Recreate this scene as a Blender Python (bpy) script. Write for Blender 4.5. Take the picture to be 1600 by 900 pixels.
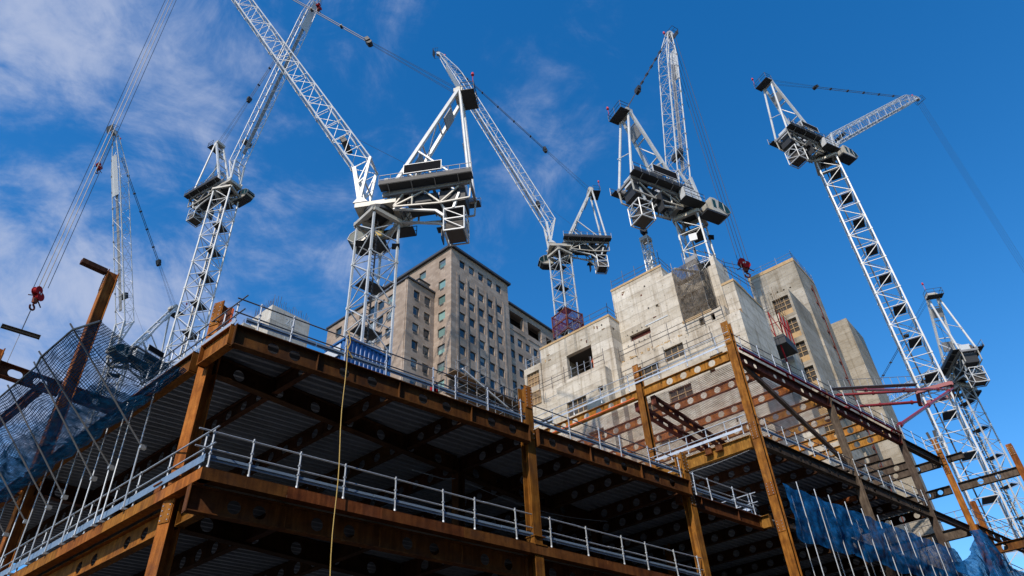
import bpy, bmesh, math, random
from mathutils import Vector as V, Matrix
random.seed(7)
for o in list(bpy.data.objects): bpy.data.objects.remove(o)
scn = bpy.context.scene
col = scn.collection
rad = math.radians
# ------------------------------------------------------------------ camera
CAM = V((0, 0, 1.7))
right = V((0.651879, -0.756788, -0.048233)); down = V((0.441682, 0.430618, -0.787074)); fwd = V((0.616418, 0.491773, 0.614970))
cd = bpy.data.cameras.new('camera'); cam = bpy.data.objects.new('camera', cd); col.objects.link(cam)
m4 = Matrix((right, -down, -fwd)).transposed().to_4x4(); m4.translation = CAM
cam.matrix_world = m4
cd.sensor_fit = 'HORIZONTAL'; cd.sensor_width = 36.0; cd.lens = 36.0 * 1122 / 1600
cd.clip_start = 0.1; cd.clip_end = 6000
scn.camera = cam
# ------------------------------------------------------------------ sky, sun, exposure
SUN_AZ, SUN_EL = 192.0, 41.0
w = bpy.data.worlds.new('World'); scn.world = w; w.use_nodes = True
nt = w.node_tree; N = nt.nodes; L = nt.links
for n in list(N): N.remove(n)
out = N.new('ShaderNodeOutputWorld'); bg = N.new('ShaderNodeBackground'); bg.inputs['Strength'].default_value = 0.14
sky = N.new('ShaderNodeTexSky'); sky.sky_type = 'NISHITA'; sky.sun_disc = False
sky.sun_elevation = rad(SUN_EL); sky.sun_rotation = rad(90 - SUN_AZ)
sky.air_density = 1.0; sky.dust_density = 0.2; sky.ozone_density = 1.6
hs = N.new('ShaderNodeHueSaturation'); hs.inputs['Saturation'].default_value = 1.42; hs.inputs['Value'].default_value = 1.58; hs.inputs['Hue'].default_value = 0.503
L.new(sky.outputs[0], hs.inputs['Color'])
tc = N.new('ShaderNodeTexCoord'); sep = N.new('ShaderNodeSeparateXYZ'); L.new(tc.outputs['Generated'], sep.inputs[0])
def wmath(op, a, b=None, clamp=False):
    n = N.new('ShaderNodeMath'); n.operation = op; n.use_clamp = clamp
    for i, x in enumerate((a, b)):
        if x is None: continue
        if isinstance(x, (int, float)): n.inputs[i].default_value = x
        else: L.new(x, n.inputs[i])
    return n.outputs[0]
den = wmath('ADD', wmath('MAXIMUM', sep.outputs[2], 0.02), 0.22)
cx = wmath('DIVIDE', sep.outputs[0], den); cy = wmath('DIVIDE', sep.outputs[1], den)
cmb = N.new('ShaderNodeCombineXYZ'); L.new(cx, cmb.inputs[0]); L.new(cy, cmb.inputs[1])
def wnoise(scale, det, off, rough=0.55, dist=0.0):
    mp = N.new('ShaderNodeMapping'); mp.inputs['Location'].default_value = off
    L.new(cmb.outputs[0], mp.inputs[0])
    t = N.new('ShaderNodeTexNoise'); t.inputs['Scale'].default_value = scale; t.inputs['Detail'].default_value = det
    t.inputs['Roughness'].default_value = rough; t.inputs['Distortion'].default_value = dist
    L.new(mp.outputs[0], t.inputs['Vector']); return t.outputs['Fac']
big = wnoise(0.62, 2.0, (36.107, 29.756, 0.0)); fine = wnoise(2.6, 9.0, (12.693, 15.185, 0.0), 0.62, 0.5); wisp = wnoise(8.5, 8.0, (3.1, 7.7, 0.0), 0.65, 0.8)
mask = wmath('ADD', wmath('MULTIPLY', big, 1.25), wmath('ADD', wmath('MULTIPLY', fine, 0.82), wmath('MULTIPLY', wmath('SUBTRACT', wisp, 0.5), 0.34)))
mr = N.new('ShaderNodeMapRange'); mr.interpolation_type = 'SMOOTHERSTEP'
mr.inputs['From Min'].default_value = 1.06; mr.inputs['From Max'].default_value = 1.40; mr.inputs['To Max'].default_value = 0.80
L.new(mask, mr.inputs['Value'])
mx = N.new('ShaderNodeMixRGB'); mx.inputs[2].default_value = (4.0, 4.5, 5.9, 1)
L.new(mr.outputs[0], mx.inputs[0]); L.new(hs.outputs[0], mx.inputs[1])
L.new(mx.outputs[0], bg.inputs['Color']); L.new(bg.outputs[0], out.inputs['Surface'])
sd = bpy.data.lights.new('sun', 'SUN'); sd.energy = 5.0; sd.angle = rad(0.53); sd.color = (1.0, 0.90, 0.77)
so = bpy.data.objects.new('sun', sd); col.objects.link(so)
sdir = V((math.cos(rad(SUN_AZ)) * math.cos(rad(SUN_EL)), math.sin(rad(SUN_AZ)) * math.cos(rad(SUN_EL)), math.sin(rad(SUN_EL))))
so.rotation_euler = sdir.to_track_quat('Z', 'Y').to_euler(); so.location = (-20, -5, 60)
scn.view_settings.view_transform = 'Standard'; scn.view_settings.look = 'None'
scn.view_settings.exposure = -0.12; scn.view_settings.gamma = 1.0
scn.view_settings.use_curve_mapping = False
scn.render.engine = 'CYCLES'
scn.cycles.transparent_max_bounces = 24

# ------------------------------------------------------------------ materials
def nodes(name):
    m = bpy.data.materials.new(name); m.use_nodes = True
    t = m.node_tree; b = t.nodes['Principled BSDF']
    return m, t, b
def lin(t, a, b): t.links.new(a, b)
def tnoise(t, scale, det=4, stretch=(1, 1, 1), rough=0.6, coord='Position'):
    if coord == 'Position': src = t.nodes.new('ShaderNodeNewGeometry').outputs['Position']
    else: src = t.nodes.new('ShaderNodeTexCoord').outputs[coord]
    mp = t.nodes.new('ShaderNodeMapping'); mp.inputs['Scale'].default_value = stretch
    lin(t, src, mp.inputs[0])
    n = t.nodes.new('ShaderNodeTexNoise'); n.inputs['Scale'].default_value = scale; n.inputs['Detail'].default_value = det; n.inputs['Roughness'].default_value = rough
    lin(t, mp.outputs[0], n.inputs['Vector']); return n.outputs['Fac']
def ramp(t, fac, stops):
    r = t.nodes.new('ShaderNodeValToRGB'); e = r.color_ramp.elements
    while len(e) < len(stops): e.new(0.5)
    for x, (p, c) in zip(e, stops): x.position = p; x.color = (c[0], c[1], c[2], 1)
    lin(t, fac, r.inputs[0]); return r.outputs[0]
def mixc(t, f, a, b, mode='MIX'):
    n = t.nodes.new('ShaderNodeMixRGB'); n.blend_type = mode
    for i, x in ((0, f), (1, a), (2, b)):
        if isinstance(x, (int, float)): n.inputs[i].default_value = x
        elif isinstance(x, tuple): n.inputs[i].default_value = (*x, 1) if len(x) == 3 else x
        else: lin(t, x, n.inputs[i])
    return n.outputs[0]
def tmath(t, op, a, b=None):
    n = t.nodes.new('ShaderNodeMath'); n.operation = op
    for i, x in enumerate((a, b)):
        if x is None: continue
        if isinstance(x, (int, float)): n.inputs[i].default_value = x
        else: lin(t, x, n.inputs[i])
    return n.outputs[0]
def bump(t, b, fac, strength, dist=0.02):
    n = t.nodes.new('ShaderNodeBump'); n.inputs['Strength'].default_value = strength; n.inputs['Distance'].default_value = dist
    lin(t, fac, n.inputs['Height']); lin(t, n.outputs[0], b.inputs['Normal'])
def objrand(t): return t.nodes.new('ShaderNodeObjectInfo').outputs['Random']

def rust(name, c1, c2, c3, rough=0.72):
    m, t, b = nodes(name)
    n1 = tnoise(t, 1.7, 6); n2 = tnoise(t, 5.0, 5, (1.6, 1.6, 0.22)); n3 = tnoise(t, 34, 3)
    c = ramp(t, n1, [(0.28, c1), (0.52, c2), (0.74, c3)])
    st = ramp(t, n2, [(0.38, (0.45, 0.42, 0.40)), (0.60, (1, 1, 1))])
    c = mixc(t, 0.75, c, st, 'MULTIPLY')
    g = ramp(t, n3, [(0.3, (0.72, 0.72, 0.72)), (0.7, (1.12, 1.12, 1.12))])
    c = mixc(t, 0.8, c, g, 'MULTIPLY')
    sc_ = ramp(t, tnoise(t, 0.8, 8, (1, 1, 1), 0.7), [(0.50, (0, 0, 0)), (0.66, (1, 1, 1))])
    c = mixc(t, tmath(t, 'MULTIPLY', sc_, 0.32), c, (0.065, 0.042, 0.034))
    pr_ = ramp(t, tnoise(t, 2.4, 6, (1, 1, 0.6), 0.7), [(0.66, (0, 0, 0)), (0.70, (1, 1, 1))])
    c = mixc(t, tmath(t, 'MULTIPLY', pr_, 0.5), c, tuple(min(.7, x * 1.7) for x in c3))
    rn = t.nodes.new('ShaderNodeMapRange'); rn.inputs['To Min'].default_value = 0.62; rn.inputs['To Max'].default_value = 1.18
    lin(t, objrand(t), rn.inputs[0])
    h = t.nodes.new('ShaderNodeHueSaturation'); lin(t, c, h.inputs['Color']); lin(t, rn.outputs[0], h.inputs['Value'])
    rh = t.nodes.new('ShaderNodeMapRange'); rh.inputs['To Min'].default_value = 0.488; rh.inputs['To Max'].default_value = 0.510; lin(t, tmath(t, 'FRACT', tmath(t, 'MULTIPLY', objrand(t), 7.3)), rh.inputs[0]); lin(t, rh.outputs[0], h.inputs['Hue'])
    lin(t, h.outputs[0], b.inputs['Base Color']); b.inputs['Roughness'].default_value = rough; b.inputs['Specular IOR Level'].default_value = 0.10
    bump(t, b, n3, 0.25, 0.01); return m
def painted(name, c, rough=0.5, metal=0.0, grime=0.5, gs=2.0, grimec=(0.25, 0.21, 0.17)):
    m, t, b = nodes(name)
    n1 = tnoise(t, gs, 7, (1, 1, 0.5)); n2 = tnoise(t, gs * 9, 3)
    f = ramp(t, n1, [(0.44, (0, 0, 0)), (0.78, (grime, grime, grime))])
    cc = mixc(t, f, c, tuple(x * y * 2.0 for x, y in zip(c, grimec)))
    g = ramp(t, n2, [(0.3, (0.84, 0.84, 0.84)), (0.7, (1.06, 1.06, 1.06))])
    cc = mixc(t, 0.7, cc, g, 'MULTIPLY')
    lin(t, cc, b.inputs['Base Color']); b.inputs['Roughness'].default_value = rough; b.inputs['Metallic'].default_value = metal
    return m
def concrete(name, base, dark, warm, lift=1.25, strength=0.9):
    m, t, b = nodes(name)
    geo = t.nodes.new('ShaderNodeNewGeometry'); sp = t.nodes.new('ShaderNodeSeparateXYZ'); lin(t, geo.outputs['Position'], sp.inputs[0])
    big = tnoise(t, 0.22, 5, (1, 1, 0.9)); mid = tnoise(t, 0.9, 7, (0.8, 0.8, 2.4)); fine = tnoise(t, 9, 5); drip = tnoise(t, 1.5, 6, (1.5, 1.5, 0.10))
    c = ramp(t, big, [(0.30, dark), (0.46, base), (0.70, warm)])
    f2 = ramp(t, mid, [(0.36, (0.66, 0.61, 0.54)), (0.50, (1.0, 1.0, 1.0)), (0.7, (1.08, 1.08, 1.09))])
    c = mixc(t, 0.55 * strength, c, f2, 'MULTIPLY')
    dr = ramp(t, drip, [(0.34, (0.46, 0.40, 0.32)), (0.47, (1, 1, 1))])
    c = mixc(t, 0.55 * strength, c, dr, 'MULTIPLY')
    # each formwork panel of each pour lift has its own tone
    hx = tmath(t, 'ADD', sp.outputs[0], sp.outputs[1])
    zl = tmath(t, 'DIVIDE', sp.outputs[2], lift); hl = tmath(t, 'DIVIDE', hx, 2.44)
    cmbn = t.nodes.new('ShaderNodeCombineXYZ'); lin(t, tmath(t, 'FLOOR', hl), cmbn.inputs[0]); lin(t, tmath(t, 'FLOOR', zl), cmbn.inputs[1])
    wn = t.nodes.new('ShaderNodeTexWhiteNoise'); wn.noise_dimensions = '2D'; lin(t, cmbn.outputs[0], wn.inputs['Vector'])
    w1 = t.nodes.new('ShaderNodeTexWhiteNoise'); w1.noise_dimensions = '1D'; lin(t, tmath(t, 'FLOOR', zl), w1.inputs['W'])
    lt = ramp(t, w1.outputs['Value'], [(0.0, (0.76, 0.73, 0.68)), (1.0, (1.10, 1.10, 1.11))])
    c = mixc(t, 0.9 * strength, c, lt, 'MULTIPLY')
    pt = ramp(t, wn.outputs['Value'], [(0.0, (0.84, 0.82, 0.79)), (1.0, (1.08, 1.08, 1.08))])
    c = mixc(t, 0.8 * strength, c, pt, 'MULTIPLY')
    fr = tmath(t, 'FRACT', zl)
    # grime creeping down from each joint, broken up by noise
    gr = tmath(t, 'MULTIPLY', tmath(t, 'POWER', fr, 6.0), ramp(t, tnoise(t, 1.1, 5, (1, 1, 0.4)), [(0.45, (0, 0, 0)), (0.62, (1, 1, 1))]))
    c = mixc(t, tmath(t, 'MULTIPLY', gr, 0.55 * strength), c, (0.20, 0.16, 0.115))
    c = mixc(t, tmath(t, 'MULTIPLY', tmath(t, 'LESS_THAN', fr, 0.04), 0.5), c, (0.14, 0.12, 0.10))
    c = mixc(t, tmath(t, 'MULTIPLY', tmath(t, 'LESS_THAN', tmath(t, 'FRACT', hl), 0.016), 0.4), c, (0.14, 0.12, 0.10))
    # tie holes
    hy = tmath(t, 'SUBTRACT', tmath(t, 'FRACT', tmath(t, 'MULTIPLY', hl, 2.0)), 0.5); hz = tmath(t, 'SUBTRACT', tmath(t, 'FRACT', tmath(t, 'MULTIPLY', zl, 1.0)), 0.5)
    rr = tmath(t, 'ADD', tmath(t, 'POWER', tmath(t, 'MULTIPLY', hy, 1.22), 2.0), tmath(t, 'POWER', tmath(t, 'MULTIPLY', hz, lift), 2.0))
    c = mixc(t, tmath(t, 'MULTIPLY', tmath(t, 'LESS_THAN', rr, 0.0022), 0.7), c, (0.08, 0.07, 0.06))
    g = ramp(t, fine, [(0.3, (0.86, 0.86, 0.86)), (0.7, (1.08, 1.08, 1.08))])
    c = mixc(t, 0.8, c, g, 'MULTIPLY')
    lin(t, c, b.inputs['Base Color']); b.inputs['Roughness'].default_value = 0.9; b.inputs['Specular IOR Level'].default_value = 0.2
    bump(t, b, fine, 0.25, 0.02); return m
def stone(name, base, warm):
    m, t, b = nodes(name)
    geo = t.nodes.new('ShaderNodeNewGeometry'); sp = t.nodes.new('ShaderNodeSeparateXYZ'); lin(t, geo.outputs['Position'], sp.inputs[0])
    h = tmath(t, 'ADD', sp.outputs[0], sp.outputs[1])
    row = tmath(t, 'FLOOR', tmath(t, 'DIVIDE', sp.outputs[2], 0.61))
    hs_ = tmath(t, 'ADD', tmath(t, 'DIVIDE', h, 1.335), tmath(t, 'MULTIPLY', row, 0.5))
    cmbn = t.nodes.new('ShaderNodeCombineXYZ'); lin(t, tmath(t, 'FLOOR', hs_), cmbn.inputs[0]); lin(t, row, cmbn.inputs[1])
    wn = t.nodes.new('ShaderNodeTexWhiteNoise'); wn.noise_dimensions = '2D'; lin(t, cmbn.outputs[0], wn.inputs['Vector'])
    c = ramp(t, wn.outputs['Value'], [(0.0, tuple(x * 0.84 for x in base)), (0.6, base), (1.0, warm)])
    n1 = tnoise(t, 0.25, 6, (1, 1, 0.35)); n2 = tnoise(t, 6, 4)
    c = mixc(t, 0.8, c, ramp(t, n1, [(0.35, (0.72, 0.69, 0.66)), (0.62, (1.05, 1.05, 1.05))]), 'MULTIPLY')
    c = mixc(t, 0.6, c, ramp(t, n2, [(0.3, (0.88, 0.88, 0.88)), (0.7, (1.06, 1.06, 1.06))]), 'MULTIPLY')
    j1 = tmath(t, 'LESS_THAN', tmath(t, 'FRACT', tmath(t, 'DIVIDE', sp.outputs[2], 0.61)), 0.04)
    j2 = tmath(t, 'LESS_THAN', tmath(t, 'FRACT', hs_), 0.018)
    c = mixc(t, tmath(t, 'MULTIPLY', tmath(t, 'MAXIMUM', j1, j2), 0.4), c, (0.16, 0.13, 0.11))
    lin(t, c, b.inputs['Base Color']); b.inputs['Roughness'].default_value = 0.85; b.inputs['Specular IOR Level'].default_value = 0.2
    return m
def glass(name, c, rough=0.08):
    m, t, b = nodes(name)
    n = tnoise(t, 0.6, 2)
    rn = ramp(t, objrand(t), [(0.0, tuple(x * 0.5 for x in c)), (1.0, tuple(x * 1.5 for x in c))])
    lin(t, rn, b.inputs['Base Color']); b.inputs['Roughness'].default_value = rough
    b.inputs['IOR'].default_value = 1.55; b.inputs['Specular IOR Level'].default_value = 0.6
    bump(t, b, n, 0.04, 0.05); return m
def net(name, c, density, scale, thick, wr=0.25, ns=2.2):
    m, t, b = nodes(name)
    tcn = t.nodes.new('ShaderNodeTexCoord'); sp = t.nodes.new('ShaderNodeSeparateXYZ'); lin(t, tcn.outputs['UV'], sp.inputs[0])
    a1 = tmath(t, 'LESS_THAN', tmath(t, 'FRACT', tmath(t, 'MULTIPLY', sp.outputs[0], scale)), thick)
    a2 = tmath(t, 'LESS_THAN', tmath(t, 'FRACT', tmath(t, 'MULTIPLY', sp.outputs[1], scale)), thick)
    g = tmath(t, 'MAXIMUM', a1, a2)
    n = tnoise(t, ns, 6); pn = ramp(t, n, [(0.36, (0, 0, 0)), (0.66, (density, density, density))])
    al = t.nodes.new('ShaderNodeMath'); al.operation = 'MAXIMUM'; lin(t, g, al.inputs[0]); lin(t, pn, al.inputs[1])
    cc = ramp(t, tnoise(t, 3.5, 4), [(0.35, tuple(x * 0.55 for x in c)), (0.65, tuple(min(1, x * 1.5) for x in c))])
    lin(t, cc, b.inputs['Base Color']); b.inputs['Roughness'].default_value = 0.75
    b.inputs['Specular IOR Level'].default_value = 0.03
    tr = t.nodes.new('ShaderNodeBsdfTransparent'); tl = t.nodes.new('ShaderNodeBsdfTranslucent'); lin(t, cc, tl.inputs['Color'])
    ms0 = t.nodes.new('ShaderNodeMixShader'); ms0.inputs[0].default_value = wr
    lin(t, b.outputs[0], ms0.inputs[1]); lin(t, tl.outputs[0], ms0.inputs[2])
    ms = t.nodes.new('ShaderNodeMixShader'); lin(t, al.outputs[0], ms.inputs[0]); lin(t, tr.outputs[0], ms.inputs[1]); lin(t, ms0.outputs[0], ms.inputs[2])
    lin(t, ms.outputs[0], t.nodes['Material Output'].inputs['Surface']); return m

M = {}
M['rust'] = rust('weathered_orange_steel', (0.17, 0.058, 0.011), (0.34, 0.128, 0.020), (0.44, 0.185, 0.034))
M['rust2'] = rust('brown_steel', (0.085, 0.027, 0.009), (0.165, 0.058, 0.016), (0.23, 0.092, 0.026))  # darker copy of the orange steel; carries the street face's shade in its colour
M['rust3'] = rust('shade_darkened_steel', (0.035, 0.016, 0.008), (0.070, 0.030, 0.013), (0.11, 0.048, 0.02))  # shade between the floors is put into this darker steel colour
M['maroon'] = rust('red_oxide_steel', (0.11, 0.028, 0.022), (0.17, 0.045, 0.032), (0.22, 0.070, 0.05))
M['greysteel'] = rust('grey_brown_steel', (0.075, 0.055, 0.042), (0.125, 0.092, 0.070), (0.18, 0.135, 0.10))
M['yellowsteel'] = rust('ochre_steel', (0.28, 0.115, 0.020), (0.42, 0.190, 0.033), (0.50, 0.245, 0.05))
M['galv'] = painted('galvanised_tube', (0.50, 0.53, 0.56), 0.42, 0.45, 0.3, 6.0)
M['bluegalv'] = painted('blue_grey_toe_board', (0.22, 0.30, 0.40), 0.45, 0.35, 0.4, 3.0)
M['darkgalv'] = painted('dark_tube', (0.14, 0.15, 0.17), 0.5, 0.3, 0.4, 4.0)
M['white'] = painted('white_crane_paint', (0.54, 0.55, 0.55), 0.42, 0.0, 0.62, 1.3, (0.30, 0.27, 0.23))
M['cream'] = painted('cream_crane_paint', (0.42, 0.395, 0.34), 0.45, 0.0, 0.6, 1.3, (0.30, 0.26, 0.2))
M['greycrane'] = painted('grey_crane_paint', (0.23, 0.23, 0.235), 0.5, 0.0, 0.5, 1.6)
M['dark'] = painted('dark_grating', (0.026, 0.027, 0.030), 0.6, 0.2, 0.4, 3.0)
M['black'] = painted('black_board', (0.012, 0.012, 0.014), 0.45, 0.0, 0.2, 3.0)
M['black'].node_tree.nodes['Principled BSDF'].inputs['Specular IOR Level'].default_value = 0.03; M['black'].node_tree.nodes['Principled BSDF'].inputs['Roughness'].default_value = 0.95
M['ballast'] = painted('ballast_block', (0.075, 0.062, 0.052), 0.8, 0.0, 0.5, 2.0)
M['rope'] = painted('steel_wire_rope', (0.05, 0.05, 0.055), 0.5, 0.4, 0.2, 8.0)
M['red'] = painted('red_paint', (0.27, 0.012, 0.016), 0.4, 0.0, 0.4, 4.0)
M['red'].node_tree.nodes['Principled BSDF'].inputs['Specular IOR Level'].default_value = 0.08; M['red'].node_tree.nodes['Principled BSDF'].inputs['Roughness'].default_value = 0.7
M['redtie'] = painted('red_tie_paint', (0.24, 0.022, 0.028), 0.45, 0.0, 0.5, 2.0)
M['bluebox'] = painted('blue_container_paint', (0.020, 0.115, 0.33), 0.45, 0.0, 0.5, 2.0)
M['whitesheet'] = painted('white_sheet', (0.52, 0.54, 0.56), 0.5, 0.0, 0.3, 2.0)
M['ply'] = painted('plywood_edge', (0.44, 0.29, 0.14), 0.75, 0.0, 0.6, 2.0)
M['board'] = painted('boarded_window_timber', (0.24, 0.155, 0.085), 0.8, 0.0, 0.6, 2.0)
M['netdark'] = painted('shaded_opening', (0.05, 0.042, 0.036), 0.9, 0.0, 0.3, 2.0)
M['yrope'] = painted('yellow_rope', (0.52, 0.36, 0.10), 0.7, 0.0, 0.4, 6.0)
M['deck'] = painted('galvanised_floor_deck', (0.25, 0.28, 0.335), 0.36, 0.3, 0.5, 0.7)
M['slab'] = concrete('floor_slab_concrete', (0.36, 0.35, 0.33), (0.28, 0.27, 0.26), (0.40, 0.38, 0.35), 50)
M['conc'] = concrete('pale_core_concrete', (0.55, 0.495, 0.415), (0.42, 0.36, 0.285), (0.60, 0.56, 0.49), 1.2)
M['conc2'] = concrete('grey_core_concrete', (0.37, 0.335, 0.28), (0.25, 0.225, 0.185), (0.43, 0.40, 0.35), 1.35)
M['conc3'] = concrete('smooth_grey_concrete', (0.48, 0.46, 0.42), (0.40, 0.38, 0.34), (0.53, 0.51, 0.47), 3.7, 0.6)
M['stone'] = stone('portland_stone', (0.345, 0.27, 0.215), (0.395, 0.32, 0.26))
M['roof'] = painted('dark_parapet_metal', (0.055, 0.055, 0.06), 0.5, 0.2, 0.3, 2.0)
M['glass'] = glass('dark_office_glass', (0.030, 0.045, 0.055))
M['glassg'] = glass('pale_blind_glass', (0.17, 0.28, 0.26), 0.1)
M['blind'] = glass('window_blind', (0.13, 0.16, 0.17), 0.15)
M['cabglass'] = glass('cab_glass', (0.010, 0.038, 0.045), 0.35)
M['cabglass'].node_tree.nodes['Principled BSDF'].inputs['Specular IOR Level'].default_value = 0.05
M['frame'] = painted('window_frame_metal', (0.07, 0.075, 0.08), 0.5, 0.3, 0.2, 3.0)
M['louvre'] = painted('louvre_metal', (0.10, 0.095, 0.09), 0.6, 0.2, 0.3, 3.0)
M['netfan'] = net('blue_debris_net', (0.004, 0.048, 0.115), 0.70, 5.6, 0.28, 0.10, 4.5)
M['nettorn'] = net('torn_blue_net', (0.008, 0.075, 0.17), 1.0, 8.0, 0.22, 0.25)
M['netblue'] = net('bright_blue_net', (0.007, 0.085, 0.25), 1.0, 14.0, 0.50, 0.30)
M['netbrown'] = net('brown_scaffold_net', (0.135, 0.11, 0.085), 0.75, 7.0, 0.34, 0.3)
M['netfine'] = net('fine_floor_net', (0.24, 0.12, 0.10), 0.30, 7.0, 0.20)
M['netred'] = net('red_barrier_mesh', (0.12, 0.03, 0.06), 0.3, 7.0, 0.28)
M['skin'] = painted('skin', (0.45, 0.27, 0.19), 0.6, 0, 0.1)
M['orange'] = painted('hi_vis_orange', (0.75, 0.14, 0.03), 0.7, 0, 0.2)
M['rebar'] = painted('rebar', (0.085, 0.075, 0.075), 0.7, 0.2, 0.3)
M['ground'] = painted('dusty_ground', (0.042, 0.04, 0.038), 0.95, 0, 0.6, 0.6)
M['lamp'] = painted('red_obstruction_lamp', (0.5, 0.03, 0.04), 0.3, 0, 0.1)
M['numb'] = painted('white_stencil_paint', (0.62, 0.62, 0.61), 0.8, 0, 0.7, 6.0)

# ------------------------------------------------------------------ mesh helpers
Z = V((0, 0, 1))
wloc = {}
class MB:
    def __init__(s): s.v = []; s.f = []; s.uv = None
    def add(s, vs, fs):
        b = len(s.v); s.v += [tuple(x) for x in vs]; s.f += [tuple(i + b for i in f) for f in fs]; return s
    def frame(s, o, ax, ay, az):                       # box from a corner and three edge vectors
        o = V(o); ax = V(ax); ay = V(ay); az = V(az)
        vs = [o, o + ax, o + ax + ay, o + ay, o + az, o + ax + az, o + ax + ay + az, o + ay + az]
        fs = [(0, 3, 2, 1), (4, 5, 6, 7), (0, 1, 5, 4), (1, 2, 6, 5), (2, 3, 7, 6), (3, 0, 4, 7)]
        if ax.cross(ay).dot(az) < 0: fs = [tuple(reversed(f)) for f in fs]
        return s.add(vs, fs)
    def box(s, x0, x1, y0, y1, z0, z1): return s.frame((x0, y0, z0), (x1 - x0, 0, 0), (0, y1 - y0, 0), (0, 0, z1 - z0))
    def bar(s, p, q, w, h=None, up=Z):
        p = V(p); q = V(q); d = (q - p); h = h or w
        if d.length < 1e-6: return s
        dn = d.normalized(); a = dn.cross(V(up))
        if a.length < 1e-3: a = dn.cross(V((1, 0.3, 0)))
        a.normalize(); b = a.cross(dn)
        return s.frame(p - a * w / 2 - b * h / 2, a * w, b * h, d)
    def tube(s, p, q, r, n=6, r2=None, caps=True):
        p = V(p); q = V(q); d = (q - p)
        if d.length < 1e-6: return s
        dn = d.normalized(); a = dn.cross(Z)
        if a.length < 1e-3: a = V((1, 0, 0))
        a.normalize(); b = dn.cross(a); r2 = r if r2 is None else r2
        vs = [p + (a * math.cos(2 * math.pi * i / n) + b * math.sin(2 * math.pi * i / n)) * r for i in range(n)]
        vs += [q + (a * math.cos(2 * math.pi * i / n) + b * math.sin(2 * math.pi * i / n)) * r2 for i in range(n)]
        fs = [(i, (i + 1) % n, n + (i + 1) % n, n + i) for i in range(n)]
        if caps: fs += [tuple(reversed(range(n))), tuple(range(n, 2 * n))]
        return s.add(vs, fs)
    def path(s, pts, r, n=5):
        for a, b in zip(pts[:-1], pts[1:]): s.tube(a, b, r, n)
        return s
    def prism(s, pts, ext):                            # closed polygon (3D points) swept along ext
        n = len(pts); ext = V(ext); pts = [V(p) for p in pts]
        vs = pts + [p + ext for p in pts]
        fs = [tuple(range(n)), tuple(reversed(range(n, 2 * n)))] + [((i + 1) % n, i, n + i, n + (i + 1) % n) for i in range(n)]
        return s.add(vs, fs)
    def quad(s, a, b, c, d): return s.add([a, b, c, d], [(0, 1, 2, 3)])
    def mesh(s, name, mat, org=V((0, 0, 0)), smooth=False):
        me = bpy.data.meshes.new(name)
        me.from_pydata([(x[0] - org[0], x[1] - org[1], x[2] - org[2]) for x in s.v], [], s.f)
        if s.uv:
            ul = me.uv_layers.new(name='UVMap')
            for lp in me.loops: ul.data[lp.index].uv = s.uv[lp.vertex_index]
        if mat: me.materials.append(M[mat])
        if smooth:
            for p in me.polygons: p.use_smooth = True
        me.update(); return me
    def build(s, name, mat, parent=None, smooth=False, label=None):
        org = wloc[parent.name] if parent else V((0, 0, 0))
        o = bpy.data.objects.new(name, s.mesh(name, mat, org, smooth)); col.objects.link(o)
        if parent: o.parent = parent
        wloc[o.name] = org
        if label: o['label'] = label
        return o
def inst(me, name, parent, loc, rotz=0.0):
    o = bpy.data.objects.new(name, me); col.objects.link(o); o.parent = parent
    o.location = V(loc) - wloc[parent.name]; o.rotation_euler = (0, 0, rotz); wloc[o.name] = V(loc); return o
def thing(name, loc, label, cat, group=None):
    o = bpy.data.objects.new(name, None); col.objects.link(o); o.location = loc; o.empty_display_size = 0.3
    o['label'] = label; o['category'] = cat
    if group: o['group'] = group
    wloc[o.name] = V(loc); return o
def solo(mb, name, mat, label, cat, group=None, kind=None, smooth=False, org=None):
    c = V(org) if org else V(mb.v[0])
    o = bpy.data.objects.new(name, mb.mesh(name, mat, c, smooth)); o.location = c; col.objects.link(o)
    wloc[o.name] = c
    o['label'] = label; o['category'] = cat
    if group: o['group'] = group
    if kind: o['kind'] = kind
    return o

# site grid: s runs along the front (street) face, w runs back along the left face
U = V((0.98549, -0.16974, 0)); YV = V((0, 1, 0)); OR = V((8.385, 17.406, 0)); NU = V((0.16974, 0.98549, 0))
def W(s, wv, z): return OR + U * s + YV * wv + Z * z
PI = math.pi

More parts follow.
